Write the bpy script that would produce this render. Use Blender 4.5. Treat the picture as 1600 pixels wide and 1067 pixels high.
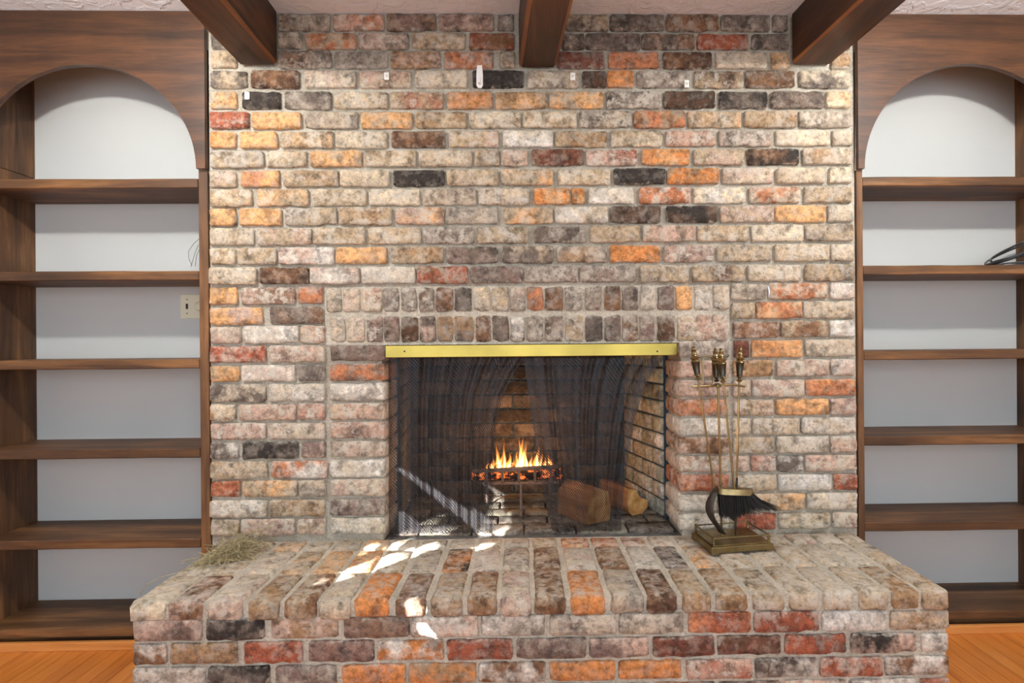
import bpy, bmesh, math, random
from mathutils import Vector, Matrix, noise
from mathutils.geometry import tessellate_polygon

for o in list(bpy.data.objects):
    bpy.data.objects.remove(o, do_unlink=True)
S = bpy.context.scene
C = S.collection
R = math.radians

# ------------------------------------------------------------------ camera
F_PX, PPX, PPY = 880.0, 838.0, 533.5
CAM = Vector((0.0, -2.2, 1.17))
YAW, ROLL = R(1.2), R(0.45)
cam_d = bpy.data.cameras.new('camera'); cam = bpy.data.objects.new('camera', cam_d); C.objects.link(cam)
cam_d.sensor_width = 36.0
cam_d.lens = 36.0 * F_PX / 1600.0
cam_d.shift_x = -(PPX - 800.0) / 1600.0
cam_d.shift_y = (PPY - 533.5) / 1600.0
CAMROT = (Matrix.Rotation(-YAW, 3, 'Z') @ Matrix.Rotation(R(90), 3, 'X') @ Matrix.Rotation(-ROLL, 3, 'Z'))
cam.matrix_world = Matrix.Translation(CAM) @ CAMROT.to_4x4()
cam_d.clip_start = 0.02
S.camera = cam

def ray(px, py):
    return CAMROT @ Vector(((px - PPX) / F_PX, -(py - PPY) / F_PX, -1.0))
def U(px, py, Y=0.0):            # point of the photograph on the upright plane y = Y
    d = ray(px, py); return CAM + d * ((Y - CAM.y) / d.y)
def UZ(px, py, Z):               # the same on the level plane z = Z
    d = ray(px, py); return CAM + d * ((Z - CAM.z) / d.z)

# ------------------------------------------------------------------ light
S.view_settings.view_transform = 'Standard'
S.view_settings.look = 'None'
S.view_settings.gamma = 1.0
S.view_settings.use_curve_mapping = False
S.view_settings.exposure = 0.0
w = bpy.data.worlds.new('daylight'); S.world = w; w.use_nodes = True
w.node_tree.nodes['Background'].inputs[0].default_value = (0.62, 0.74, 0.95, 1)
w.node_tree.nodes['Background'].inputs[1].default_value = 0.5

def light(name, kind, loc, power, col, **kw):
    d = bpy.data.lights.new(name, kind); o = bpy.data.objects.new(name, d); C.objects.link(o)
    o.location = loc; d.energy = power; d.color = col
    for k, v in kw.items(): setattr(d, k, v)
    return o
# two ceiling lamps in front of the bookcases, above the frame
light('ceiling_lamp_light', 'POINT', (-1.30, -0.97, 2.27), 50, (1.0, 0.96, 0.89), shadow_soft_size=0.035)
light('ceiling_lamp_light', 'POINT', (1.52, -0.97, 2.27), 50, (1.0, 0.96, 0.89), shadow_soft_size=0.035)
# added soft fill inside the closed rear wall, standing in for daylight
a = light('daylight_fill', 'AREA', (0.1, -4.35, 1.35), 98, (0.80, 0.91, 1.0), shape='RECTANGLE', size=4.6, size_y=1.9)
a.rotation_euler = (R(90), 0, 0)
SUN_DIR = Vector((0.52, 1.0, -0.36)).normalized()
s = light('sun', 'SUN', (-3, -8, 5), 45, (1.0, 0.97, 0.93), angle=R(0.12))
s.rotation_euler = SUN_DIR.to_track_quat('-Z', 'Y').to_euler()

# ------------------------------------------------------------------ helpers
def lin(c):
    f = lambda v: v / 12.92 if v <= 0.04045 else ((v + 0.055) / 1.055) ** 2.4
    return tuple(f(v / 255.0) for v in c[:3])
def lin4(c): return lin(c) + (1.0,)

def obj(name, me, mat=None, parent=None):
    if isinstance(me, bmesh.types.BMesh):
        m = bpy.data.meshes.new(name); me.to_mesh(m); me.free(); me = m
    if mat is not None and len(me.materials) == 0: me.materials.append(mat)
    o = bpy.data.objects.new(name, me); C.objects.link(o)
    if parent is not None: o.parent = parent
    return o
def empty(name, loc=(0, 0, 0)):
    o = bpy.data.objects.new(name, None); C.objects.link(o); o.location = loc; o.empty_display_size = 0.05
    return o
def tag(o, label, cat, group=None):
    o['label'] = label; o['category'] = cat
    if group: o['group'] = group
    return o
def struct(o): o['kind'] = 'structure'; return o
def put(o, parent):              # parent while keeping world-space mesh coordinates
    o.parent = parent; o.location = o.location - parent.location; return o
def smooth(o, ang=40):
    for p in o.data.polygons: p.use_smooth = True
    try: o.data.set_sharp_from_angle(angle=R(ang))
    except Exception: pass
    return o

def add_box(bm, p0, p1, bev=0.0, M=None):
    x0, y0, z0 = p0; x1, y1, z1 = p1
    r = bmesh.ops.create_cube(bm, size=1.0)
    vs = r['verts']
    for v in vs:
        v.co = Vector((x0 + (v.co.x + .5) * (x1 - x0), y0 + (v.co.y + .5) * (y1 - y0), z0 + (v.co.z + .5) * (z1 - z0)))
    if bev > 0:
        es = list({e for v in vs for e in v.link_edges})
        g = bmesh.ops.bevel(bm, geom=es, offset=bev, segments=2, affect='EDGES', profile=0.6)
        vs = list({v for f in g['faces'] for v in f.verts})
        # all verts of this piece
    if M is not None:
        seen = set(); st = [vs[0]]
        while st:
            v = st.pop()
            if v in seen: continue
            seen.add(v)
            for e in v.link_edges: st.append(e.other_vert(v))
        for v in seen: v.co = M @ v.co
    return vs
def box(name, p0, p1, mat, parent=None, bev=0.0):
    bm = bmesh.new(); add_box(bm, p0, p1, bev)
    return obj(name, bm, mat, parent)

def add_tube(bm, pts, rad, n=8, cap=True):
    pts = [Vector(p) for p in pts]
    rads = rad if isinstance(rad, (list, tuple)) else [rad] * len(pts)
    rings = []; up = None
    for i, p in enumerate(pts):
        t = (pts[min(i + 1, len(pts) - 1)] - pts[max(i - 1, 0)])
        if t.length < 1e-9: t = Vector((0, 0, 1))
        t.normalize()
        if up is None:
            up = t.orthogonal().normalized()
        up = (up - t * up.dot(t))
        if up.length < 1e-6: up = t.orthogonal()
        up.normalize(); side = t.cross(up)
        rings.append([bm.verts.new(p + (up * math.cos(a) + side * math.sin(a)) * rads[i]) for a in [2 * math.pi * k / n for k in range(n)]])
    for a, b in zip(rings, rings[1:]):
        for k in range(n):
            bm.faces.new((a[k], a[(k + 1) % n], b[(k + 1) % n], b[k]))
    if cap:
        bm.faces.new(list(reversed(rings[0]))); bm.faces.new(rings[-1])
def tube(name, pts, rad, mat, parent=None, n=8):
    bm = bmesh.new(); add_tube(bm, pts, rad, n)
    bmesh.ops.recalc_face_normals(bm, faces=bm.faces)
    return smooth(obj(name, bm, mat, parent))
def add_lathe(bm, prof, p0, axis, n=16):   # prof: (distance along axis, radius)
    ax = Vector(axis).normalized()
    add_tube(bm, [Vector(p0) + ax * t for t, r in prof], [max(r, 1e-4) for t, r in prof], n)
def lathe(name, prof, p0, axis, mat, parent=None, n=16):
    bm = bmesh.new(); ax = Vector(axis).normalized(); s0 = ax.orthogonal().normalized(); s1 = ax.cross(s0)
    rings = []
    for t, r in prof:
        rings.append([bm.verts.new(Vector(p0) + ax * t + (s0 * math.cos(2 * math.pi * k / n) + s1 * math.sin(2 * math.pi * k / n)) * max(r, 2e-4)) for k in range(n)])
    for a, b in zip(rings, rings[1:]):
        for k in range(n): bm.faces.new((a[k], a[(k + 1) % n], b[(k + 1) % n], b[k]))
    bm.faces.new(list(reversed(rings[0]))); bm.faces.new(rings[-1])
    bmesh.ops.recalc_face_normals(bm, faces=bm.faces)
    return smooth(obj(name, bm, mat, parent), 50)

# ------------------------------------------------------------------ materials
def mat(name):
    m = bpy.data.materials.new(name); m.use_nodes = True
    nt = m.node_tree; nt.nodes.clear()
    out = nt.nodes.new('ShaderNodeOutputMaterial')
    return m, nt, out
def N(nt, t, **kw):
    n = nt.nodes.new('ShaderNode' + t)
    for k, v in kw.items():
        if k.startswith('_'): setattr(n, k[1:], v)
        else:
            key = int(k[1:]) if k[0] == 'i' and k[1:].isdigit() else k.replace('_', ' ')
            n.inputs[key].default_value = v
    return n
def L(nt, a, b): nt.links.new(a, b)
def ramp(nt, src, stops):
    r = nt.nodes.new('ShaderNodeValToRGB')
    e = r.color_ramp.elements
    e[0].position, e[0].color = stops[0][0], stops[0][1]
    e[1].position, e[1].color = stops[-1][0], stops[-1][1]
    for p, c in stops[1:-1]:
        x = e.new(p); x.color = c
    L(nt, src, r.inputs[0]); return r
def g4(v): return (v, v, v, 1)
def mixc(nt, fac, a, b, mode='MIX'):
    m = nt.nodes.new('ShaderNodeMix'); m.data_type = 'RGBA'; m.blend_type = mode
    for src, k in ((fac, 0), (a, 6), (b, 7)):
        if hasattr(src, 'is_output'): L(nt, src, m.inputs[k])
        else: m.inputs[k].default_value = src
    return m.outputs[2]
def mth(nt, op, a, b=None):
    m = nt.nodes.new('ShaderNodeMath'); m.operation = op
    for i, v in enumerate((a, b)):
        if v is None: continue
        if hasattr(v, 'is_output'): L(nt, v, m.inputs[i])
        else: m.inputs[i].default_value = v
    return m.outputs[0]
def principled(nt, out, **kw):
    b = N(nt, 'BsdfPrincipled')
    for k, v in kw.items(): b.inputs[k.replace('_', ' ')].default_value = v
    L(nt, b.outputs[0], out.inputs[0]); return b
def plain(name, c, rough=0.6, metal=0.0, spec=0.5, nscale=0, namt=0.15, bump=0.0):
    m, nt, out = mat(name)
    b = principled(nt, out, Base_Color=lin4(c), Roughness=rough, Metallic=metal)
    if nscale:
        tc = N(nt, 'TexCoord'); n = N(nt, 'TexNoise', Scale=nscale, Detail=4.0)
        L(nt, tc.outputs['Object'], n.inputs['Vector'])
        r = ramp(nt, n.outputs[0], [(0.3, g4(1 - namt)), (0.7, g4(1 + namt))])
        L(nt, mixc(nt, 1.0, lin4(c), r.outputs[0], 'MULTIPLY'), b.inputs['Base Color'])
        if bump:
            bp = N(nt, 'Bump', Strength=bump, Distance=0.004); L(nt, n.outputs[0], bp.inputs['Height']); L(nt, bp.outputs[0], b.inputs['Normal'])
    return m

def brick_material(name, wash=(212, 204, 190), bump=0.55):
    m, nt, out = mat(name)
    geo = N(nt, 'NewGeometry'); oi = N(nt, 'ObjectInfo')
    rv = N(nt, 'CombineXYZ'); sc = mth(nt, 'MULTIPLY', oi.outputs['Random'], 61.0)
    for i in range(3): L(nt, sc, rv.inputs[i])
    v = N(nt, 'VectorMath', _operation='ADD'); L(nt, geo.outputs['Position'], v.inputs[0]); L(nt, rv.outputs[0], v.inputs[1])
    V = v.outputs[0]
    def nz(scale, detail, rough=0.55):
        n = N(nt, 'TexNoise', Scale=scale, Detail=detail, Roughness=rough); L(nt, V, n.inputs['Vector']); return n.outputs[0]
    tone = N(nt, 'Attribute', _attribute_type='OBJECT', _attribute_name='tone')
    big = ramp(nt, nz(13, 4, 0.6), [(0.43, g4(0)), (0.62, g4(1))]).outputs[0]
    col = mixc(nt, big, oi.outputs['Color'], tone.outputs['Color'])
    fine = nz(55, 6, 0.68)
    var = ramp(nt, fine, [(0.30, g4(0.45)), (0.5, g4(1.0)), (0.70, g4(1.45))]).outputs[0]
    col = mixc(nt, 1.0, col, var, 'MULTIPLY')
    stain = ramp(nt, nz(20, 6, 0.66), [(0.36, g4(0.45)), (0.50, g4(1.0))]).outputs[0]
    col = mixc(nt, 1.0, col, stain, 'MULTIPLY')
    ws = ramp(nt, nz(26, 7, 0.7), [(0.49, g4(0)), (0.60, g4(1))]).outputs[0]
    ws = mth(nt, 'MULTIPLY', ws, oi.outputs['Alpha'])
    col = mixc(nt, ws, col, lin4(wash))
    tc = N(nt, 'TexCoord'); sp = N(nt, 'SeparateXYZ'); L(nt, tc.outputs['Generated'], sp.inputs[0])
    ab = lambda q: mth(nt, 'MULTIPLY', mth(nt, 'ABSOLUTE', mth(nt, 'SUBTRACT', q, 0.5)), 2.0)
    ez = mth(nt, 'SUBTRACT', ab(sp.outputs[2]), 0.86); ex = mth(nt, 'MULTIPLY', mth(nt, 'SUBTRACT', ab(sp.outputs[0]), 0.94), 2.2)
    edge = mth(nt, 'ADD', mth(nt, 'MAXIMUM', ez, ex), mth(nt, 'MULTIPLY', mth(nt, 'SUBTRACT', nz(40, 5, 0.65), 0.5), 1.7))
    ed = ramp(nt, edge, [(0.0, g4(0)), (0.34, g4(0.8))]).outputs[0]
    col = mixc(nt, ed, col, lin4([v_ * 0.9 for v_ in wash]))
    pit = ramp(nt, nz(85, 3, 0.6), [(0.64, g4(0)), (0.74, g4(0.6))]).outputs[0]
    col = mixc(nt, pit, col, mixc(nt, 1.0, col, lin4((120, 105, 95)), 'MULTIPLY'))
    b = principled(nt, out, Roughness=0.88)
    L(nt, col, b.inputs['Base Color'])
    h = mth(nt, 'ADD', fine, mth(nt, 'MULTIPLY', nz(160, 4, 0.7), 0.5))
    bp = N(nt, 'Bump', Strength=bump, Distance=0.011); L(nt, h, bp.inputs['Height']); L(nt, bp.outputs[0], b.inputs['Normal'])
    return m

def mortar_material(name, c0, c1, scale=9):
    m, nt, out = mat(name)
    geo = N(nt, 'NewGeometry')
    n = N(nt, 'TexNoise', Scale=scale, Detail=6.0, Roughness=0.65); L(nt, geo.outputs['Position'], n.inputs['Vector'])
    f = N(nt, 'TexNoise', Scale=120.0, Detail=4.0); L(nt, geo.outputs['Position'], f.inputs['Vector'])
    r = ramp(nt, n.outputs[0], [(0.35, lin4(c0)), (0.65, lin4(c1))])
    v = ramp(nt, f.outputs[0], [(0.3, g4(0.8)), (0.7, g4(1.15))])
    b = principled(nt, out, Roughness=0.95)
    L(nt, mixc(nt, 1.0, r.outputs[0], v.outputs[0], 'MULTIPLY'), b.inputs['Base Color'])
    h = mth(nt, 'ADD', mth(nt, 'MULTIPLY', n.outputs[0], 2.0), f.outputs[0])
    bp = N(nt, 'Bump', Strength=0.8, Distance=0.008); L(nt, h, bp.inputs['Height']); L(nt, bp.outputs[0], b.inputs['Normal'])
    return m

def wood_material(name, dark, mid, light, axis, rough=0.5, fine=1.0, bump=0.25, sheen=None):
    m, nt, out = mat(name)
    tc = N(nt, 'TexCoord'); oi = N(nt, 'ObjectInfo')
    sc = [16.0, 16.0, 16.0]; sc['xyz'.index(axis)] = 1.3
    mp = N(nt, 'Mapping'); mp.inputs['Scale'].default_value = sc
    rv = N(nt, 'CombineXYZ'); k = mth(nt, 'MULTIPLY', oi.outputs['Random'], 23.0)
    for i in range(3): L(nt, k, rv.inputs[i])
    add = N(nt, 'VectorMath', _operation='ADD'); L(nt, tc.outputs['Object'], add.inputs[0]); L(nt, rv.outputs[0], add.inputs[1])
    L(nt, add.outputs[0], mp.inputs['Vector'])
    n1 = N(nt, 'TexNoise', Scale=1.0 * fine, Detail=6.0, Roughness=0.62, Distortion=0.7); L(nt, mp.outputs[0], n1.inputs['Vector'])
    n2 = N(nt, 'TexNoise', Scale=5.0 * fine, Detail=4.0, Roughness=0.7); L(nt, mp.outputs[0], n2.inputs['Vector'])
    n3 = N(nt, 'TexNoise', Scale=3.2, Detail=3.0); L(nt, add.outputs[0], n3.inputs['Vector'])
    mix = mth(nt, 'ADD', mth(nt, 'MULTIPLY', n1.outputs[0], 0.55), mth(nt, 'ADD', mth(nt, 'MULTIPLY', n2.outputs[0], 0.2), mth(nt, 'MULTIPLY', n3.outputs[0], 0.25)))
    r = ramp(nt, mix, [(0.36, lin4(dark)), (0.5, lin4(mid)), (0.66, lin4(light))])
    b = principled(nt, out, Roughness=rough)
    L(nt, r.outputs[0], b.inputs['Base Color'])
    bp = N(nt, 'Bump', Strength=bump, Distance=0.003); L(nt, n2.outputs[0], bp.inputs['Height']); L(nt, bp.outputs[0], b.inputs['Normal'])
    return m

M = {}
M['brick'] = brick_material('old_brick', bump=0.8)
M['firebrick'] = brick_material('firebrick', wash=(150, 150, 140), bump=0.4)
M['mortar'] = mortar_material('mortar', (160, 152, 136), (196, 190, 176))
M['hearth_mortar'] = mortar_material('hearth_mortar', (174, 167, 152), (206, 198, 182))
M['blue_shade_mortar'] = mortar_material('blue_shade_mortar', (46, 62, 74), (74, 92, 104))  # sooty firebox mortar; bluish daylight tint of the shade put into its colour
M['soot'] = mortar_material('soot', (16, 14, 13), (34, 30, 27))
M['ash'] = mortar_material('ash', (70, 70, 70), (110, 108, 104))
BOOK = ((48, 31, 18), (90, 60, 34), (144, 101, 59))
M['shelf_x'] = wood_material('stained_wood_horizontal', *BOOK, 'x', rough=0.55)
M['shelf_z'] = wood_material('stained_wood_upright', *BOOK, 'z', rough=0.6)
M['arch'] = wood_material('stained_plywood', (40, 26, 17), (70, 45, 28), (108, 70, 42), 'x', rough=0.42, fine=1.3, bump=0.4)
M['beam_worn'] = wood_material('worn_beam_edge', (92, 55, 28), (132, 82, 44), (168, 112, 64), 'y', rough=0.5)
M['beam'] = wood_material('dark_beam_wood', (36, 22, 14), (68, 41, 24), (112, 70, 40), 'y', rough=0.5)
M['plank'] = wood_material('orange_floor_wood', (176, 98, 36), (208, 126, 52), (226, 150, 76), 'y', rough=0.35, bump=0.08)
M['trimwood'] = wood_material('pale_trim_wood', (186, 116, 54), (208, 140, 74), (222, 160, 96), 'x', rough=0.4, bump=0.08)
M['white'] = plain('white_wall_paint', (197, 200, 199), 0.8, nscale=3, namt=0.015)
M['room'] = plain('room_wall_paint', (222, 225, 226), 0.85)
M['subfloor'] = plain('subfloor', (120, 70, 30), 0.8)
M['plastic'] = plain('white_plastic', (244, 244, 242), 0.3)
M['cream'] = plain('cream_plastic', (224, 220, 196), 0.4)
M['black'] = plain('black_plastic', (22, 22, 23), 0.5)
M['cable'] = plain('dark_cable_jacket', (44, 42, 44), 0.35)
M['iron'] = plain('blackened_iron', (66, 61, 55), 0.55, 0.6, nscale=60, namt=0.3)
M['iron_hot'] = plain('grate_iron', (128, 108, 96), 0.7, 0.3, nscale=60, namt=0.3)
M['bristle'] = plain('black_bristles', (20, 19, 19), 0.55)
M['grip'] = plain('dark_bronze_grip', (78, 72, 62), 0.32, 0.85)

def brass_material(name, c, rough, nscale):
    m, nt, out = mat(name)
    b = principled(nt, out, Metallic=1.0, Roughness=rough)
    tc = N(nt, 'TexCoord'); n = N(nt, 'TexNoise', Scale=nscale, Detail=4.0); L(nt, tc.outputs['Object'], n.inputs['Vector'])
    r = ramp(nt, n.outputs[0], [(0.3, lin4([v * .78 for v in c])), (0.7, lin4(c))]); L(nt, r.outputs[0], b.inputs['Base Color'])
    q = ramp(nt, n.outputs[0], [(0.3, g4(rough + .12)), (0.7, g4(rough))]); L(nt, q.outputs[0], b.inputs['Roughness'])
    return m
M['brass'] = brass_material('polished_brass', (152, 132, 66), 0.16, 3)
M['old_brass'] = brass_material('antique_brass', (164, 146, 104), 0.28, 25)

def plaster_material():
    m, nt, out = mat('ceiling_plaster')
    tc = N(nt, 'TexCoord')
    n = N(nt, 'TexNoise', Scale=14.0, Detail=5.0, Roughness=0.6, Distortion=1.2); L(nt, tc.outputs['Object'], n.inputs['Vector'])
    b = principled(nt, out, Base_Color=lin4((228, 233, 242)), Roughness=0.9)
    r = ramp(nt, n.outputs[0], [(0.45, g4(0)), (0.6, g4(1))])
    bp = N(nt, 'Bump', Strength=0.45, Distance=0.006); L(nt, r.outputs[0], bp.inputs['Height']); L(nt, bp.outputs[0], b.inputs['Normal'])
    return m
M['plaster'] = plaster_material()

def mesh_curtain_material():
    m, nt, out = mat('woven_wire_mesh')
    uv = N(nt, 'UVMap'); sp = N(nt, 'SeparateXYZ'); L(nt, uv.outputs[0], sp.inputs[0])
    k = 2 * math.pi / 0.0078
    a = mth(nt, 'MULTIPLY', mth(nt, 'ADD', sp.outputs[0], sp.outputs[1]), k)
    c = mth(nt, 'MULTIPLY', mth(nt, 'SUBTRACT', sp.outputs[0], sp.outputs[1]), k * 0.55)
    wv = mth(nt, 'MAXIMUM', mth(nt, 'SINE', a), mth(nt, 'SINE', c))
    mask = ramp(nt, wv, [(0.34, g4(0.08)), (0.64, g4(0.95))])
    mask.color_ramp.interpolation = 'EASE'
    b = N(nt, 'BsdfPrincipled', Metallic=0.6, Roughness=0.45); b.inputs['Base Color'].default_value = lin4((50, 49, 52))
    t = N(nt, 'BsdfTransparent'); mx = N(nt, 'MixShader')
    L(nt, mask.outputs[0], mx.inputs[0]); L(nt, t.outputs[0], mx.inputs[1]); L(nt, b.outputs[0], mx.inputs[2]); L(nt, mx.outputs[0], out.inputs[0])
    return m
M['mesh'] = mesh_curtain_material()

def flame_material(name, col, strength):
    m, nt, out = mat(name)
    e = N(nt, 'Emission', Strength=strength); e.inputs[0].default_value = col
    L(nt, e.outputs[0], out.inputs['Volume'])
    return m
M['flame_outer'] = flame_material('flame_orange', (1.0, 0.30, 0.045, 1), 110)
M['flame_core'] = flame_material('flame_yellow', (1.0, 0.60, 0.20, 1), 420)

def ember_log_material():
    m, nt, out = mat('charred_log_with_embers')
    geo = N(nt, 'NewGeometry')
    n = N(nt, 'TexNoise', Scale=38.0, Detail=5.0, Roughness=0.65); L(nt, geo.outputs['Position'], n.inputs['Vector'])
    b = principled(nt, out, Base_Color=lin4((46, 36, 32)), Roughness=0.9)
    r = ramp(nt, n.outputs[0], [(0.53, (0, 0, 0, 1)), (0.62, (0.8, 0.14, 0.02, 1)), (0.72, (1.0, 0.5, 0.2, 1))])
    L(nt, r.outputs[0], b.inputs['Emission Color']); b.inputs['Emission Strength'].default_value = 1.7
    return m
M['ember'] = ember_log_material()
M['bark'] = plain('log_bark', (92, 66, 46), 0.9, nscale=40, namt=0.45, bump=0.7)
M['split'] = wood_material('split_log_wood', (104, 70, 44), (156, 112, 74), (190, 146, 102), 'y', rough=0.8, fine=1.6, bump=0.5)
def log_end_material():
    m, nt, out = mat('log_end_grain')
    tc = N(nt, 'TexCoord'); n = N(nt, 'TexNoise', Scale=22.0, Detail=5.0); L(nt, tc.outputs['Object'], n.inputs['Vector'])
    r = ramp(nt, n.outputs[0], [(0.3, lin4((150, 100, 48))), (0.5, lin4((190, 142, 82))), (0.7, lin4((224, 186, 126)))])
    b = principled(nt, out, Roughness=0.85); L(nt, r.outputs[0], b.inputs['Base Color']); return m
M['log_end'] = log_end_material()
M['straw'] = plain('dried_moss', (170, 156, 118), 0.85, nscale=70, namt=0.5)

# ------------------------------------------------------------------ overall measures
ZH = 0.4075                                   # top of the raised hearth
ZC = (U(150, 20).z + U(1450, 22).z) / 2       # ceiling
YB = 0.264                                    # white wall behind the bookcases
RX0, RX1, RY = -3.3, 3.5, -4.6                # room
CX0 = U(325, 450).x; CX1 = U(1340, 450).x     # chimney breast
print('ceiling', ZC, 'chimney', CX0, CX1, 'floor L/R', U(100, 1000).z, U(1540, 966).z)

# ------------------------------------------------------------------ room
fl = struct(box('floor', (RX0, RY, -0.08), (RX1, 0.30, -0.012), M['subfloor']))
struct(box('ceiling', (RX0, RY, ZC), (RX1, 0.9, ZC + 0.08), M['plaster']))
struct(box('wall_left', (RX0 - 0.1, RY - 0.1, -0.08), (RX0, 0.9, ZC + 0.08), M['room']))
struct(box('wall_right', (RX1, RY - 0.1, -0.08), (RX1 + 0.1, 0.9, ZC + 0.08), M['room']))
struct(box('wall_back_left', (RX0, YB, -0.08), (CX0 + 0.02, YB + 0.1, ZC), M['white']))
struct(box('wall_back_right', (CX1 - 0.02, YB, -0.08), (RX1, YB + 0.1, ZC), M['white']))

# rear wall; added unseen panel in its window, with gaps cut for sun patches
WX0, WX1, WZ0, WZ1 = -3.2, -0.6, 1.0, 2.42
def to_rear(p, Y=RY):
    t = (Y - p.y) / SUN_DIR.y
    return p + SUN_DIR * t
def z7(x, y): return UZ(180 + .4125 * x, 820 + .4125 * y, ZH)
gaps = []
gaps.append([z7(*q) for q in ((765, 222), (800, 190), (900, 160), (1010, 118), (1215, 64), (1225, 84), (1095, 128), (930, 190), (850, 212))])
gaps.append([z7(*q) for q in ((915, 106), (985, 66), (1000, 78), (930, 116))])
gaps.append([z7(*q) for q in ((1005, 92), (1095, 48), (1112, 56), (1060, 92))])
gaps.append([z7(*q) for q in ((1325, 92), (1400, 70), (1440, 74), (1360, 98))])
YF = -0.518
gaps.append([U(*q, YF) for q in ((634, 938), (648, 934), (662, 952), (658, 962), (636, 962))])
gaps.append([U(*q, YF) for q in ((652, 975), (664, 974), (682, 993), (676, 997), (656, 988))])
YM = 0.05
gaps.append([U(*q, YM) for q in ((620, 732), (628, 731), (700, 778), (750, 806), (768, 838), (752, 840), (734, 820), (690, 786))])
gaps.append([U(*q, YM) for q in ((624, 800), (634, 800), (662, 826), (704, 820), (700, 834), (624, 836))])
gaps.append([UZ(*q, ZH) for q in ((800, 798), (799, 826), (776, 838), (768, 836), (784, 810))])
outer = [Vector((RX0 - .1, ZC + .08, 0)), Vector((RX1 + .1, ZC + .08, 0)), Vector((RX1 + .1, -.08, 0)), Vector((RX0 - .1, -.08, 0))]
win = [Vector((WX0, WZ0, 0)), Vector((WX1, WZ0, 0)), Vector((WX1, WZ1, 0)), Vector((WX0, WZ1, 0))]
def flat_with_holes(name, loops, Y, m):
    tris = tessellate_polygon(loops)
    pts = [p for l in loops for p in l]
    me = bpy.data.meshes.new(name); me.from_pydata([(p.x, Y, p.y) for p in pts], [], [tuple(t) for t in tris])
    return obj(name, me, m)
def solidify(o, t):
    md = o.modifiers.new('thickness', 'SOLIDIFY'); md.thickness = t; md.offset = 0
struct(flat_with_holes('wall_rear', [outer, win], RY - .02, M['room']))
holes = []
for g in gaps:
    h = [to_rear(p, RY) for p in g]
    holes.append([Vector((p.x, p.z, 0)) for p in h])
print('sun gaps x', min(p.x for h in holes for p in h), max(p.x for h in holes for p in h), 'z', min(p.y for h in holes for p in h), max(p.y for h in holes for p in h))
def inside(pt, poly):
    x, y = pt; c = False; n = len(poly)
    for k in range(n):
        a, b = poly[k], poly[k - 1]
        if (a.y > y) != (b.y > y) and x < (b.x - a.x) * (y - a.y) / (b.y - a.y) + a.x: c = not c
    return c
def gobo_panel():
    gx0_, gx1_ = min(p.x for h in holes for p in h) - .02, max(p.x for h in holes for p in h) + .02
    gz0_, gz1_ = min(p.y for h in holes for p in h) - .02, max(p.y for h in holes for p in h) + .02
    cs = 0.004; nx, nz_ = int((gx1_ - gx0_) / cs) + 1, int((gz1_ - gz0_) / cs) + 1
    gx1_, gz1_ = gx0_ + nx * cs, gz0_ + nz_ * cs
    boxes = [(min(p.x for p in h), max(p.x for p in h), min(p.y for p in h), max(p.y for p in h), h) for h in holes]
    vs = [(gx0_ + i * cs, RY, gz0_ + j * cs) for j in range(nz_ + 1) for i in range(nx + 1)]; fs_ = []
    for j in range(nz_):
        z = gz0_ + (j + .5) * cs; run = None
        for i in range(nx + 1):
            x = gx0_ + (i + .5) * cs
            solid_ = i < nx and not any(a <= x <= b and c <= z <= d and inside((x, z), h) for a, b, c, d, h in boxes)
            if solid_ and run is None: run = i
            if not solid_ and run is not None:
                fs_.append((j * (nx + 1) + run, j * (nx + 1) + i, (j + 1) * (nx + 1) + i, (j + 1) * (nx + 1) + run)); run = None
    X0, X1, Z0, Z1 = WX0 - .05, WX1 + .05, WZ0 - .05, ZC
    for a, b, c, d in ((X0, gx0_, Z0, Z1), (gx1_, X1, Z0, Z1), (gx0_, gx1_, Z0, gz0_), (gx0_, gx1_, gz1_, max(Z1, gz1_ + .01))):
        k = len(vs); vs += [(a, RY, c), (b, RY, c), (b, RY, d), (a, RY, d)]; fs_.append((k, k + 1, k + 2, k + 3))
    me = bpy.data.meshes.new('sun_gobo'); me.from_pydata(vs, [], fs_)
    return obj('sun_gobo', me, M['room'])  # unseen mask added to shape the sun into patches
shade = gobo_panel()
struct(shade)

# floor boards, one object each, running towards the fireplace wall
HX0, HX1 = U(201, 990, YF).x, U(1487, 975, YF).x
rnd = random.Random(5)
pw = 0.0575; nP = int((RX1 - RX0) / pw)
plank_meshes = {}
def plank(x0, y0, y1):
    key = (round(y0, 3), round(y1, 3))
    if key not in plank_meshes:
        bm = bmesh.new(); add_box(bm, (0, y0, -0.012), (pw - 0.0012, y1, 0.0), 0.0008)
        me = bpy.data.meshes.new('plank'); bm.to_mesh(me); bm.free(); me.materials.append(M['plank']); plank_meshes[key] = me
    o = obj('plank', plank_meshes[key], None, fl); o.location.x = x0
for i in range(nP):
    x = RX0 + i * pw
    y1 = -0.53 if HX0 - pw < x < HX1 else -0.002
    plank(x, RY, y1)

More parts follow.
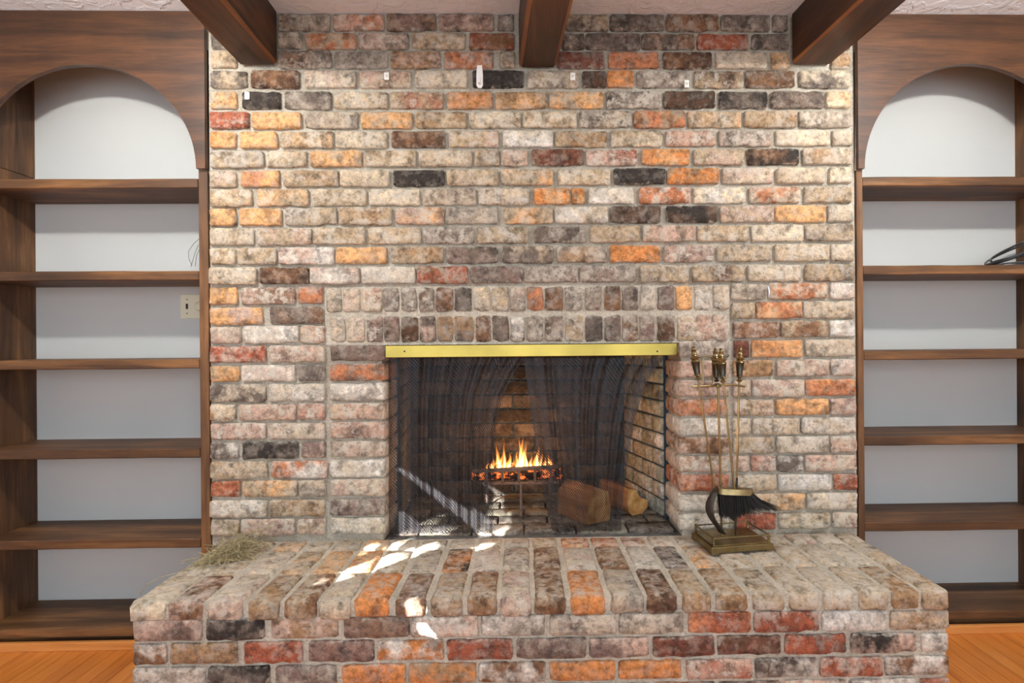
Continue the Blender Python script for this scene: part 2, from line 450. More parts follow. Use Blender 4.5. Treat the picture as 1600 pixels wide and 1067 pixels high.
# ------------------------------------------------------------------ bricks
PAL = {'t': (186, 165, 136), 'T': (206, 191, 168), 'c': (222, 206, 178), 'w': (228, 222, 211), 'g': (166, 154, 140), 'G': (116, 104, 94),
       'k': (58, 51, 46), 'b': (136, 100, 72), 'B': (94, 68, 50), 'o': (212, 140, 80), 'p': (226, 174, 120), 'r': (164, 92, 66),
       'R': (124, 73, 56), 'n': (198, 168, 150), 'v': (132, 110, 100), 'a': (166, 132, 96), 's': (196, 130, 92),
       'f': (182, 182, 156), 'F': (128, 122, 104), 'd': (78, 68, 60)}
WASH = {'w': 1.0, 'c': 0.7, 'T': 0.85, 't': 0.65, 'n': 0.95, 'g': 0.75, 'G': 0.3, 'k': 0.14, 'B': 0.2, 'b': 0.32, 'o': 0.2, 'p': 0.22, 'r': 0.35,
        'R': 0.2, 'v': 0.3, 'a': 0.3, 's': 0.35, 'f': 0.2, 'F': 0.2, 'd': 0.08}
SECOND = {'t': 'T', 'T': 't', 'c': 'T', 'w': 'T', 'g': 't', 'G': 'v', 'k': 'B', 'b': 'a', 'B': 'b', 'o': 'a', 'p': 'p', 'r': 's', 'R': 'v', 'n': 't', 'v': 'b', 'a': 't', 's': 'n',
          'f': 'F', 'F': 'f', 'd': 'F'}
brng = random.Random(11)
def paint(o, code, wash=None):
    c0 = code[0]; c1 = code[1] if len(code) > 1 else SECOND[c0]
    k = brng.uniform(0.93, 1.07); h = brng.uniform(-0.03, 0.03)
    a_ = [v * k for v in lin(PAL[c0])]; a_[0] *= 1 + h; a_[2] *= 1 - h
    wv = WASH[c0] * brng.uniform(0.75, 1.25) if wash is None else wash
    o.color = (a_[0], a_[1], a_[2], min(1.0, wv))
    o['tone'] = [float(v) for v in lin(PAL[c1])]
    return o

def brick_mesh(Lx, H, D, seed, mname):
    r = random.Random(seed)
    nl = max(2, int(Lx / 0.03)); ns = 2
    pts = []
    cr = 0.006
    hx, hz = Lx / 2, H / 2
    def side(ax, az, bx, bz, n):
        for i in range(n + 1):
            t = i / n; pts.append([ax + (bx - ax) * t, az + (bz - az) * t])
    side(-hx + cr, -hz, hx - cr, -hz, nl); side(hx, -hz + cr, hx, hz - cr, ns)
    side(hx - cr, hz, -hx + cr, hz, nl); side(-hx, hz - cr, -hx, -hz + cr, ns)
    n = len(pts)
    chip = set(r.sample(range(n), 2)) if r.random() < 0.75 else set()
    out = []
    for i, (x, z) in enumerate(pts):
        j = 0.0022
        dx, dz = r.uniform(-j, j), r.uniform(-j, j)
        if i in chip: k = r.uniform(0.02, 0.05); dx -= x * k * 0.6; dz -= z * k * 3
        if z < -hz + 0.002: dz += r.uniform(-0.0028, 0.0018)
        out.append((x + dx, z + dz))
    bm = bmesh.new()
    def ring(f): return [bm.verts.new(f(i, x, z)) for i, (x, z) in enumerate(out)]
    ins = lambda v, h, d: v * (h - d) / h
    r_in = ring(lambda i, x, z: (ins(x, hx, 0.024), r.uniform(-0.001, 0.0012), ins(z, hz, 0.018)))
    r0 = ring(lambda i, x, z: (ins(x, hx, 0.0045), r.uniform(0.0, 0.0018), ins(z, hz, 0.0045)))
    r1 = ring(lambda i, x, z: (x, 0.0055 + r.uniform(0, 0.0025), z))
    r2 = ring(lambda i, x, z: (x, D, z))
    c = bm.verts.new((0, 0, 0))
    for i in range(n):
        j = (i + 1) % n
        bm.faces.new((c, r_in[i], r_in[j]))
        for A, B in ((r_in, r0), (r0, r1), (r1, r2)): bm.faces.new((A[i], B[i], B[j], A[j]))
    bmesh.ops.recalc_face_normals(bm, faces=bm.faces)
    me = bpy.data.meshes.new(mname); bm.to_mesh(me); bm.free()
    for p in me.polygons: p.use_smooth = True
    # make sure the front looks towards -y
    if sum(p.normal.y * p.area for p in me.polygons if abs(p.normal.y) > .9) > 0: me.flip_normals()
    me.materials.append(M['brick'])
    return me
BL = {}
for k in range(10): BL[('full', k)] = brick_mesh(0.200, 0.063, 0.06, 100 + k, 'brick')
for k in range(6): BL[('half', k)] = brick_mesh(0.100, 0.063, 0.06, 200 + k, 'brick')
for k in range(6): BL[('rowlock', k)] = brick_mesh(0.058, 0.096, 0.08, 300 + k, 'brick')
for k in range(4): BL[('jamb', k)] = brick_mesh(0.205, 0.065, 0.215, 400 + k, 'brick')
DIM = {'full': (0.200, 0.063), 'half': (0.100, 0.063), 'rowlock': (0.058, 0.096), 'jamb': (0.205, 0.065)}
NV = {'full': 10, 'half': 6, 'rowlock': 6, 'jamb': 4}
bcount = [0]
def wall_brick(parent, x0, x1, z0, z1, Y, code, kind=None, tilt=0.0):
    Lx, H = x1 - x0, z1 - z0
    if kind is None: kind = 'full' if Lx > 0.145 else 'half'
    me = BL[(kind, brng.randrange(NV[kind]))]
    o = obj('brick', me, None, parent)
    flip = -1 if brng.random() < 0.5 and kind != 'jamb' else 1
    o.location = ((x0 + x1) / 2 - parent.location.x, Y + brng.uniform(-0.004, 0.002) - parent.location.y, (z0 + z1) / 2 - parent.location.z)
    o.scale = (Lx / DIM[kind][0], 1, H / DIM[kind][1])
    o.rotation_euler = (0, -tilt + R(brng.uniform(-0.25, 0.25)), R(180) * 0)
    paint(o, code); bcount[0] += 1
    return o

fp = empty('fireplace', ((CX0 + CX1) / 2, 0, ZH))
tag(fp, 'floor-to-ceiling chimney breast of reclaimed multicoloured bricks around a firebox opening', 'fireplace')

ROWS = [  # left top, left bottom, right top, right bottom (photo rows)
 (20, 46, 22, 47), (49, 75, 52, 76), (78, 105, 80, 106), (109, 136, 109, 136), (142, 169, 142, 168), (174, 200, 172, 198), (205, 231, 202, 227), (235, 261, 231, 256),
 (266, 292, 261, 286), (295, 322, 291, 316), (325, 352, 320, 346), (356, 383, 350, 376), (387, 413, 381, 408), (418, 444, 413, 439), (449, 476, 442, 467), (480, 507, 471, 497),
 (510, 537, 501, 527), (541, 567, 531, 558), (571, 597, 562, 588), (601, 628, 593, 619), (632, 658, 623, 649), (662, 688, 653, 679), (692, 718, 682, 708), (722, 749, 712, 737),
 (752, 778, 741, 767), (783, 809, 771, 797), (812, 839, 802, 827)]
def zrow(i, px):
    a, b, c, d = ROWS[i]; t = (px - 340) / (1250 - 340)
    yt, yb = a + (c - a) * t, b + (d - b) * t
    return U(px, yb).z, U(px, yt).z, (yt + yb) / 2
A = lambda z: 300 + .35 * z       # left enlargements
B_ = lambda z: 800 + .35 * z      # right enlargements
C5 = lambda z: 300 + .3375 * z
C6 = lambda z: 1030 + .3375 * z
WALL = {
 0: (A, '380-615 gb,628-855 ns,865-1090 vb,1100-1345 vn,1365-1435 gG', B_, '245-430 Gt,440-680 Gk,690-925 bG,935-1155 Gg,1168-1235 Gg'),
 1: (A, '80-185 Gk,380-490 gt,500-730 st,740-965 gn,980-1220 tT,1235-1440 br', B_, '225-325 Gg,332-575 Gv,582-815 Gb,830-1060 rr,1075-1235 Gg,1430-1515 tG'),
 2: (A, '80-195 ta,380-620 gb,632-872 gG,885-1110 an,1125-1345 sn,1375-1440 tg', B_, '205-415 Rv,432-655 ss,675-895 Bb,910-1140 Tt,1160-1240 tp,1430-1515 ta'),
 3: (A, '78-240 Gt,260-475 Bb,500-730 Tn,745-975 nt,995-1230 Tc,1250-1480 kk,1495-1728 gt', B_, '315-420 Bk,424-545 oo,560-795 gv,815-1035 tB,1045-1265 bB,1285-1515 Gc'),
 4: (A, '78-195 pt,220-390 kk,412-618 Gg,632-870 Tt,882-1120 tr,1135-1340 ao,1352-1585 ap', B_, '165-410 pt,420-670 gG,680-910 Bk,925-1145 kG,1160-1395 GB,1405-1515 cp'),
 5: (A, '75-248 rr,262-483 pp,500-738 gt,750-980 pt,998-1225 at,1235-1467 tc', B_, '50-290 tc,300-535 gt,545-775 sa,785-1025 tp,1038-1275 ta,1285-1520 gT'),
 6: (A, '75-193 po,213-375 pp,392-627 tp,640-868 Tc,890-1130 Bb,1148-1370 tn,1385-1612 wc', B_, '190-425 at,440-675 tc,690-910 ns,925-1160 gn,1180-1425 Tc,1435-1522 Tg'),
 7: (A, '75-315 tg,325-508 tT,523-755 pt,765-1000 tc,1010-1248 tT,1260-1372 tg,1380-1498 nt', B_, '88-318 Rb,330-560 nr,580-795 op,812-1040 tn,1052-1285 kb,1300-1520 Ta'),
 8: (A, '75-192 tn,215-388 ps,405-650 ta,660-880 ct,895-1125 kk,1135-1365 tT,1380-1612 tp', B_, '205-440 tc,455-685 kk,695-925 oa,940-1170 Tn,1185-1400 Tt,1420-1520 cc'),
 9: (A, '75-265 tT,285-518 tp,532-775 tT,785-1015 cT,1028-1270 gt,1280-1505 Tg', B_, '98-258 op,266-325 op,342-545 wc,570-800 sw,812-1045 cw,1060-1290 sT,1305-1522 tg'),
 10: (A, '75-192 pB,208-395 pp,412-645 tg,655-890 ta,905-1125 np,1132-1365 gt,1388-1612 tp', B_, '190-428 Tw,438-665 BG,690-920 kB,930-1170 tn,1180-1405 pp,1415-1528 Tg'),
 11: (A, '75-272 Tt,285-530 tn,540-772 tT,785-1020 tT,1028-1258 gv,1270-1500 tg', B_, '95-330 Gg,350-572 ta,582-820 nt,828-1060 tT,1070-1305 Tc,1312-1528 tg'),
 12: (A, '75-190 tc,197-372 ta,385-632 nw,640-868 pp,885-1120 at,1135-1365 Gv,1385-1612 Gt', B_, '200-425 ga,437-665 oo,680-905 nv,918-1162 tg,1175-1420 tT,1426-1530 Tt'),
 13: (A, '75-285 Tt,300-518 Bb,525-745 wn,755-995 Tw,1005-1230 rb,1242-1475 vG', B_, '55-295 gv,305-550 gv,570-790 tg,805-1040 tB,1055-1290 Tt,1312-1534 tG'),
 14: (A, '75-198 pp,215-455 nb,468-580 sn', B_, '982-1140 gT,1150-1410 sT,1425-1534 wn'),
 15: (A, '75-310 pn,345-580 Gb', B_, '985-1085 ta,1092-1300 sp,1306-1534 Tt'),
 16: (C5, '80-222 Tn,232-492 wT,500-612 nT', C6, '345-560 bn,568-785 bt,795-908 wT'),
 17: (C5, '80-338 rn,352-612 nT', C6, '350-420 Rk,432-665 po,678-908 Tt'),
 18: (C5, '80-216 pt,224-472 wn,485-612 Gg', C6, '345-530 ap,546-787 nT,798-910 wn'),
 19: (C5, '80-336 GT,350-612 wT', C6, '345-425 tn,435-675 nT,682-915 so'),
 20: (C5, '80-198 ac,212-476 nt,486-612 nr', C6, '350-535 tn,545-788 pb,798-916 nv'),
 21: (C5, '80-336 nT,346-612 Tn', C6, '345-427 Tg,437-650 Tt,662-916 Tw'),
 22: (C5, '80-210 Gw,226-488 kG,505-612 vn', C6, '345-535 tb,547-790 Tw,798-918 nT'),
 23: (C5, '80-346 tT,362-625 sw', C6, '345-420 nT,428-545 nr,551-670 Gw,678-918 nT'),
 24: (C5, '84-216 rs,226-486 tp,492-612 gt', C6, '345-545 Tt,553-802 wT,814-922 rs'),
 25: (C5, '80-344 Tw,355-612 ta', C6, '345-428 Tg,440-676 tp,686-922 Tw'),
 26: (C5, '80-216 tT,222-474 nT,486-612 nt', C6, '350-546 rr,555-797 tT,806-922 nT'),
}
JAMB_L = ['vG', 'sG', 'wG', 'nt', 'nv', 'gn', 'wT', 'nT', 'vg', 'Tw']   # rows 17..26
JAMB_R = ['Tn', 'gn', 'ns', 'nv', 'sn', 'wT', 'bn', 'nt', 'rs', 'wT', 'Tw'] # rows 16..26
for i, (fa, sa, fb, sb) in WALL.items():
    tl = math.atan((U(1250, (ROWS[i][2] + ROWS[i][3]) / 2).z - U(340, (ROWS[i][0] + ROWS[i][1]) / 2).z) / (U(1250, 500).x - U(340, 500).x))
    for fn, s_ in ((fa, sa), (fb, sb)):
        for it in s_.split(','):
            rg, code = it.split(); q0, q1 = [fn(float(v)) for v in rg.split('-')]
            z0, z1, ym = zrow(i, (q0 + q1) / 2)
            wall_brick(fp, U(q0, ym).x, U(q1, ym).x, z0, z1, -0.004 if i == 13 else 0.0, code, None, tl)
for k in range(10):
    z0, z1, ym = zrow(17 + k, 558)
    wall_brick(fp, U(515, ym).x, U(601, ym).x, z0, z1, 0.003, JAMB_L[k], 'jamb')
for k in range(11):
    z0, z1, ym = zrow(16 + k, 1100)
    wall_brick(fp, U(1062, ym).x, U(1140, ym).x, z0, z1, 0.003, JAMB_R[k], 'jamb')

OX0, OX1 = U(605, 690).x, U(1060, 690).x          # firebox opening
ZL = U(820, 537).z
YW = 0.22                                          # thickness of the breast at the jambs
bm = bmesh.new()
ym_ = 0.017
MX0, MX1 = U(601, 690).x - .012, U(1062, 690).x + .012
add_box(bm, (CX0, ym_, ZH - .02), (MX0, YW, ZC))
add_box(bm, (MX1, ym_, ZH - .02), (CX1, YW, ZC))
add_box(bm, (MX0, ym_, ZL), (MX1, YW, ZC))
put(obj('mortar', bm, M['mortar']), fp)

# two rowlock courses over the opening
lt = bpy.data.objects.new('lintel', None)
bm = bmesh.new(); add_box(bm, (U(506, 490).x, 0.013, ZL - .001), (U(1142, 490).x, 0.0169, U(820, 446).z))
lt = put(obj('lintel', bm, M['hearth_mortar']), fp)
lt['label'] = 'two courses of upright bricks over the firebox opening'
P4 = lambda z: 480 + .2375 * z
P5 = lambda z: 800 + .2375 * z
ROWLOCK = [
 (P4, '118-220 Tg,230-345 Tn,352-488 nT,498-600 gG,614-715 gG,730-830 gB,842-955 bv,967-1082 Gk,1092-1200 cg,1214-1320 tT,1334-1432 gn,1446-1552 sb', 0),
 (P5, '215-335 bG,347-465 gG,482-590 gv,608-715 bG,726-835 Gg,846-945 gT,960-1070 vG,1080-1190 pp,1206-1310 gw,1328-1432 Tg', 0),
 (P4, '145-246 Tg,256-375 Tn,386-490 nv,502-602 vB,612-725 BG,736-842 Gn,855-956 aG,967-1092 aG,1106-1205 bv,1216-1325 GB,1336-1432 Gw,1444-1552 gG', 1),
 (P5, '214-335 gB,350-466 tB,480-596 Gk,610-715 vG,726-832 bg,842-945 vg,960-1078 Bg,1090-1205 tT,1216-1312 nr,1326-1424 nT', 1)]
for fn, s_, rr in ROWLOCK:
    for it in s_.split(','):
        rg, code = it.split(); q0, q1 = [fn(float(v)) for v in rg.split('-')]
        xm = (q0 + q1) / 2; t = (xm - 500) / 640
        yt, yb = ((450 - 5 * t, 487 - 4 * t) if rr == 0 else (495 - 4 * t, 534 - 2 * t))
        o = wall_brick(fp, U(q0, yt).x, U(q1, yt).x, U(xm, yb).z, U(xm, yt).z, 0.004, code, 'rowlock')
        loc = o.location.copy(); o.parent = lt; o.location = loc + fp.location

# ------------------------------------------------------------------ firebox
fb = put(obj('firebox', bmesh.new(), None), fp)
bm = bmesh.new()
BX0, BX1, YK = U(640, 770, 0.62).x, U(978, 772, 0.62).x, 0.62
ZT = ZL + 0.10
ox0, ox1 = OX0 + .002, OX1 - .002
v = [bm.verts.new(p) for p in [(ox0, YW, ZH - .02), (BX0, YK, ZH - .02), (BX1, YK, ZH - .02), (ox1, YW, ZH - .02), (ox0, YW, ZT), (BX0, YK, ZT), (BX1, YK, ZT), (ox1, YW, ZT)]]
for q in ((0, 1, 5, 4), (1, 2, 6, 5), (2, 3, 7, 6)): bm.faces.new([v[i] for i in q])
n_side = len(bm.faces)
bm.to_mesh(fb.data); bm.free(); fb.data.materials.append(M['blue_shade_mortar'])
fb.location = Vector((0, 0, 0)) - fp.location
fb['label'] = 'smoke-darkened firebrick chamber behind the mesh screen'
solid = fb.modifiers.new('thickness', 'SOLIDIFY'); solid.thickness = 0.05; solid.offset = -1.0
def rounded_box_mesh(lx, ly, lz, seed, mname, m, bev=0.005, jit=0.0012):
    r = random.Random(seed); bm = bmesh.new()
    add_box(bm, (-lx / 2, -ly / 2, -lz / 2), (lx / 2, ly / 2, lz / 2))
    es = [e for e in bm.edges if abs((e.verts[0].co - e.verts[1].co).normalized()[0 if lx >= ly else 1]) > .9]
    bmesh.ops.subdivide_edges(bm, edges=es, cuts=2, use_grid_fill=True)
    sharp = [e for e in bm.edges if len(e.link_faces) == 2 and e.calc_face_angle() > 1]
    bmesh.ops.bevel(bm, geom=sharp, offset=bev, segments=1, affect='EDGES')
    for v_ in bm.verts: v_.co += Vector((r.uniform(-jit, jit), r.uniform(-jit, jit), r.uniform(-jit, jit)))
    me = bpy.data.meshes.new(mname); bm.to_mesh(me); bm.free(); me.materials.append(m)
    for p in me.polygons: p.use_smooth = True
    me.set_sharp_from_angle(angle=R(55))
    return me
FBM = [rounded_box_mesh(0.2, 0.02, 0.064, 500 + k, 'brick', M['firebrick']) for k in range(5)]
def fire_wall(p0, p1, codes, start, soots):
    p0, p1 = Vector(p0), Vector(p1); d = p1 - p0; ln = d.length; d.normalize()
    ang = math.atan2(d.y, d.x); rows = int((ZT - ZH) / 0.0715)
    for r_ in range(rows):
        x = -0.105 * ((r_ + start) % 2)
        while x < ln - 0.02:
            a0, a1 = max(0.003, x), min(ln - 0.003, x + 0.2)
            if a1 - a0 > 0.03:
                c = p0 + d * ((a0 + a1) / 2)
                o = obj('brick', brng.choice(FBM), None, fb)
                o.location = (c.x, c.y, ZH + 0.036 + r_ * 0.0715); o.rotation_euler = (0, 0, ang); o.scale = ((a1 - a0) / 0.2, 1, 1)
                paint(o, brng.choice(codes if r_ < 6 + brng.random() * 1.5 else soots))
            x += 0.21
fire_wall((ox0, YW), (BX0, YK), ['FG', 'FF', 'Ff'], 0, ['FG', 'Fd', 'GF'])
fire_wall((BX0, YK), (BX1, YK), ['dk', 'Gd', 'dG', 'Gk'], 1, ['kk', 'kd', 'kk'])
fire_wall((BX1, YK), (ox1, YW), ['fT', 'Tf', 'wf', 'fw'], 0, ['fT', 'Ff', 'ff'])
# firebox floor bricks and throat
put(box('throat', (ox0 - .05, ym_ + 0.1, ZT), (ox1 + .05, YK + .06, ZT + 0.04), M['soot']), fp)
put(box('firebox_floor', (MX0, 0.014, ZH - 0.06), (MX1, YK + .05, ZH - 0.012), M['ash']), fp)
FLM = [rounded_box_mesh(0.2, 0.1, 0.03, 520 + k, 'brick', M['firebrick'], 0.004) for k in range(4)]
yy = 0.055; rr = 0
while yy < YK - 0.02:
    x = ox0 + (0.1 if rr % 2 else 0.0) - 0.1
    t = max(0, (yy - YW) / (YK - YW)); lx0, lx1 = ox0 + (BX0 - ox0) * t, ox1 + (BX1 - ox1) * t
    while x < lx1:
        a0, a1 = max(x, lx0 + .005), min(x + 0.202, lx1 - .005)
        if a1 - a0 > 0.04:
            o = obj('brick', brng.choice(FLM), None, fb); o.location = ((a0 + a1) / 2, yy + .05, ZH - 0.011); o.scale = ((a1 - a0) / .2, 1, 1)
            paint(o, brng.choice(['GF', 'Gg', 'gG', 'FG', 'dG']))
        x += 0.21
    yy += 0.108; rr += 1

# ------------------------------------------------------------------ raised hearth
he = empty('raised_hearth', ((HX0 + HX1) / 2, -0.26, 0))
tag(he, 'raised brick hearth with bullnosed header bricks along its top edge', 'hearth')
bm = bmesh.new(); add_box(bm, (HX0 + .01, YF + 0.012, 0.0), (HX1 - .01, 0.0135, ZH - 0.009)); add_box(bm, (HX0 + .012, 0.0135, 0), (HX1 - .012, 0.20, ZH - 0.062))
put(obj('mortar', bm, M['hearth_mortar']), he)
HM = [rounded_box_mesh(0.104, 0.203, 0.060, 540 + k, 'brick', M['brick'], 0.010, 0.0028) for k in range(8)]
HC = [rounded_box_mesh(0.104, 0.095, 0.060, 560 + k, 'brick', M['brick'], 0.007, 0.002) for k in range(4)]
z7x = lambda z: 180 + .4125 * z
z8x = lambda z: 830 + .4125 * z
front = [(z7x, '45-182 Tc,194-324 bn,345-478 Tn,496-614 at,632-756 bt,768-890 Tt,905-1036 oo,1055-1172 bv,1194-1312 tb,1330-1442 ba,1456-1576 nT'),
         (z8x, '14-132 bt,154-286 oo,300-426 gt,444-556 Bb,578-686 ta,704-826 at,845-966 tg,985-1096 tT,1114-1226 Tt,1246-1356 tT,1376-1476 at,1490-1588 ta')]
SECR = ['Tc', 'tT', 'Tn', 'tp', 'pt', 'po', 'tT', 'tg', 'ko', 'wn', 'gt', 'bt', 'Tn', 'bt', 'wT', 'Gv', 'pT', 'tT', 'Tt', 'tT', 'Tt', 'Tc', 'tT']
THIRD = ['tT', 'nT', 'tp', 'tT', 'tg', 'pT', 'Tt', 'gt', 'Tg', 'tT', 'gt', 'tT', 'sp', 'ss', 'sn', 'Tn', 'tg', 'tT', 'Tc', 'tT', 'nT', 'Tt', 'tT']
idx = 0; edges = []
for fn, s_ in front:
    for it in s_.split(','):
        rg, code = it.split(); q0, q1 = [fn(float(v)) for v in rg.split('-')]
        x0, x1 = U(q0, 945, YF).x, U(q1, 945, YF).x
        for rowi, (cy, ln, cd, ms) in enumerate(((YF + 0.1005, 0.203, code, HM), (YF + 0.208 + 0.1015, 0.203, SECR[idx], HM), (YF + 0.416 + 0.049, 0.095, THIRD[idx], HC))):
            o = obj('brick', brng.choice(ms), None, he)
            o.location = Vector(((x0 + x1) / 2 + brng.uniform(-.002, .002), cy + brng.uniform(-.003, .003) * (1 if rowi == 0 else .3), ZH - 0.031 + brng.uniform(-.0025, .0025))) - he.location
            o.scale = ((x1 - x0) / 0.104 * (1.0 if rowi == 0 else 0.99), 1, 1)
            o.rotation_euler = (R(brng.uniform(-.6, .6)), R(brng.uniform(-.8, .8)), R(brng.uniform(-.7, .7)) + (R(180) if brng.random() < .5 else 0))
            paint(o, cd)
        idx += 1
HROWS = [(969, 1003, 955, 986), (1007, 1040, 991, 1021), (1045, 1077, 1027, 1057), (1082, 1114, 1062, 1092)]
HCOURSE = [
 (z7x, '62-322 vn,338-560 kG,585-840 an,862-1112 vb,1122-1375 nw,1384-1628 gw', z8x, '70-322 gT,335-580 gT,600-838 sr,848-1094 rR,1108-1352 ww,1366-1590 Ta'),
 (z7x, '62-188 bw,204-460 ab,482-706 rr,730-978 vR,990-1244 ow,1254-1504 rR', z8x, '-58-210 vB,220-446 vn,462-696 RR,707-950 BR,965-1198 rk,1216-1464 kn,1484-1588 gw'),
 (z7x, '62-336 gw,346-582 kG,604-832 vg,855-1096 os,1110-1366 oa', z8x, '-200-54 bw,68-320 oo,332-570 oo,588-838 nr,850-1090 Gw,1100-1336 rn,1344-1588 bw'),
 (z7x, '62-190 nT,206-460 bt,480-716 vb,735-980 sr,995-1240 bv,1255-1500 ta', z8x, '-60-200 bv,218-446 nT,462-700 sb,712-950 vb,965-1195 nT,1212-1460 nw,1480-1588 rn')]
for (a0, b0, a1, b1), (f1, s1, f2, s2) in zip(HROWS, HCOURSE):
    for fn, s_ in ((f1, s1), (f2, s2)):
        for it in s_.split(','):
            rg, code = it.split(); neg = rg.startswith('-'); q = rg.lstrip('-').split('-'); q = [(-1 if neg else 1) * float(q[0]), float(q[1]) if not (neg and len(q) > 1 and rg.count('-') == 3) else -float(q[1])]
            q0, q1 = fn(q[0]), fn(q[1]); xm = (q0 + q1) / 2; t = (xm - 260) / (1420 - 260)
            yt, yb = a0 + (a1 - a0) * t, b0 + (b1 - b0) * t
            wall_brick(he, U(q0, 1000, YF).x, U(q1, 1000, YF).x, max(0.004, U(xm, yb, YF).z), U(xm, yt, YF).z, YF + 0.002, code)

# ------------------------------------------------------------------ bookcases
def bookcase(side, label, back_px, post_px, outer_px, shelves, arch_c, base_px, stile_to):
    sg = -1 if side == 'L' else 1
    yf = 0.006
    xo = U(back_px, 533, YB).x                       # inner face of the outer side panel
    xi = U(post_px, 533, yf).x                       # inner edge of the post beside the bricks
    xw = (CX0 - .002) if sg < 0 else (CX1 + .002)
    root = empty('bookcase', ((xo + xi) / 2, yf, 0)); tag(root, label, 'bookcase')
    P = lambda o: put(o, root)
    lo, hi = min(xo, xi), max(xo, xi)
    # outer side: boards, with the stile in front
    zs = U(back_px, 280, YB).z
    th = 0.03
    x0, x1 = (xo - th, xo) if sg < 0 else (xo, xo + th)
    P(box('side_panel', (x0, yf + .002, 0.05), (x1, YB, zs), M['shelf_z'], None, 0.002))
    P(box('side_panel', (x0, yf + .002, zs + .002), (x1, YB, ZC - .12), M['shelf_z'], None, 0.002))
    sx = (stile_to, xo) if sg < 0 else (xo, stile_to)
    # post beside the chimney
    zt = U(post_px, 265, yf).z
    p0, p1 = (xi, xw) if sg < 0 else (xw, xi)
    P(box('post', (p0, yf, 0.05), (p1, yf + 0.045, zt - .001), M['shelf_z'], None, 0.002))
    P(box('side_panel', (p0, yf + .046, 0.05), (p1, YB, ZC - .12), M['shelf_z'], None, 0.001))
    # stile on the far side
    P(box('post', (min(sx) - (0 if sg < 0 else -0.0), yf, 0.05), (max(sx), yf + 0.02, zt - .001), M['shelf_z'], None, 0.002))
    # arch panel: a board with a round-headed opening
    cx = (lo + hi) / 2; rad_x = (hi - lo) / 2; zb = zt; za = U(arch_c[0], arch_c[1], yf).z
    bm = bmesh.new(); n = 48; yfa, yba = yf - 0.016, yf + 0.004
    xL, xR = (stile_to, xw) if sg < 0 else (xw, stile_to)
    arc = [(cx + rad_x * math.cos(math.pi - math.pi * k / n), zb + (za - zb) * math.sin(math.pi * k / n)) for k in range(n + 1)]
    top = [(xL if k == 0 else xR if k == n else arc[k][0], ZC - .002) for k in range(n + 1)]
    pf = [[bm.verts.new((x, y, z)) for x, z in arc] for y in (yfa, yba)]
    pt = [[bm.verts.new((x, y, z)) for x, z in top] for y in (yfa, yba)]
    e0 = [bm.verts.new((xL, y, zb)) for y in (yfa, yba)]; e1 = [bm.verts.new((xR, y, zb)) for y in (yfa, yba)]
    for k in range(n):
        bm.faces.new((pf[0][k], pf[0][k + 1], pt[0][k + 1], pt[0][k]))
        bm.faces.new((pf[1][k + 1], pf[1][k], pt[1][k], pt[1][k + 1]))
        bm.faces.new((pf[0][k + 1], pf[0][k], pf[1][k], pf[1][k + 1]))
        bm.faces.new((pt[0][k], pt[0][k + 1], pt[1][k + 1], pt[1][k]))
    for yi in (0, 1):
        bm.faces.new((pf[yi][0], pt[yi][0], e0[yi])); bm.faces.new((pf[yi][n], e1[yi], pt[yi][n]))
    for e, k in ((e0, 0), (e1, n)):
        bm.faces.new((e[0], e[1], pf[1][k], pf[0][k])); bm.faces.new((e[0], pt[0][k], pt[1][k], e[1]))
    bmesh.ops.recalc_face_normals(bm, faces=bm.faces)
    ap = P(obj('arch_panel', bm, M['arch'])); ap['label'] = 'dark plywood panel cut to a round arch'
    # shelves
    ms = []
    for k, (py, px) in enumerate(shelves):
        zb_ = U(px, py, yf + .004).z
        bm = bmesh.new(); vs = add_box(bm, (lo + .0015, yf + .004, zb_), (hi - .004, YB - .001, zb_ + 0.036))
        long = [e for e in bm.edges if abs(e.verts[0].co.x - e.verts[1].co.x) > .3]
        bmesh.ops.subdivide_edges(bm, edges=long, cuts=11, use_grid_fill=True)
        bmesh.ops.bevel(bm, geom=[e for e in bm.edges if len(e.link_faces) == 2 and e.calc_face_angle() > 1], offset=.003, segments=1, affect='EDGES')
        for v_ in bm.verts:
            if v_.co.y < yf + .02:
                v_.co.z += 0.0022 * noise.noise(Vector((v_.co.x * 6, k * 3.1, v_.co.z * 8 + sg)))
                v_.co.y += 0.002 * noise.noise(Vector((v_.co.x * 5, k * 7.7, 4 + sg)))
        P(smooth(obj('shelf', bm, M['shelf_x']), 30))
    zbt = U(base_px[0], base_px[1], yf - .004).z
    P(box('bottom_board', (lo - .001, yf - .002, zbt - .03), (hi + .001, YB - .001, zbt), M['shelf_x'], None, 0.003))
    P(box('plinth', (lo + .001, yf + .03, 0.0), (hi - .001, yf + .05, zbt - .031), M['shelf_x'], None))
    return root, lo, hi, zbt
bcL, l0, l1, zbl = bookcase('L', 'dark wood arched bookcase left of the chimney with a light switch behind', 57, 312, -34,
    [(294, 150), (438.5, 150), (577, 150), (717, 150), (858, 150)], (146, 104), (100, 984), RX0)
bcR, r0, r1, zbr = bookcase('R', 'dark wood arched bookcase right of the chimney with coiled cable on a shelf', 1588, 1349.5, 1678,
    [(290, 1470), (428.5, 1470), (561.5, 1470), (695, 1470), (829, 1470)], (1507, 103), (1530, 955), RX1)
struct(box('baseboard_left', (RX0, -0.012, 0.0), (CX0 - .002, 0.005, 0.034), M['trimwood'], None, 0.004))
struct(box('baseboard_right', (CX1 + .002, -0.012, 0.0), (RX1, 0.005, 0.034), M['trimwood'], None, 0.004))

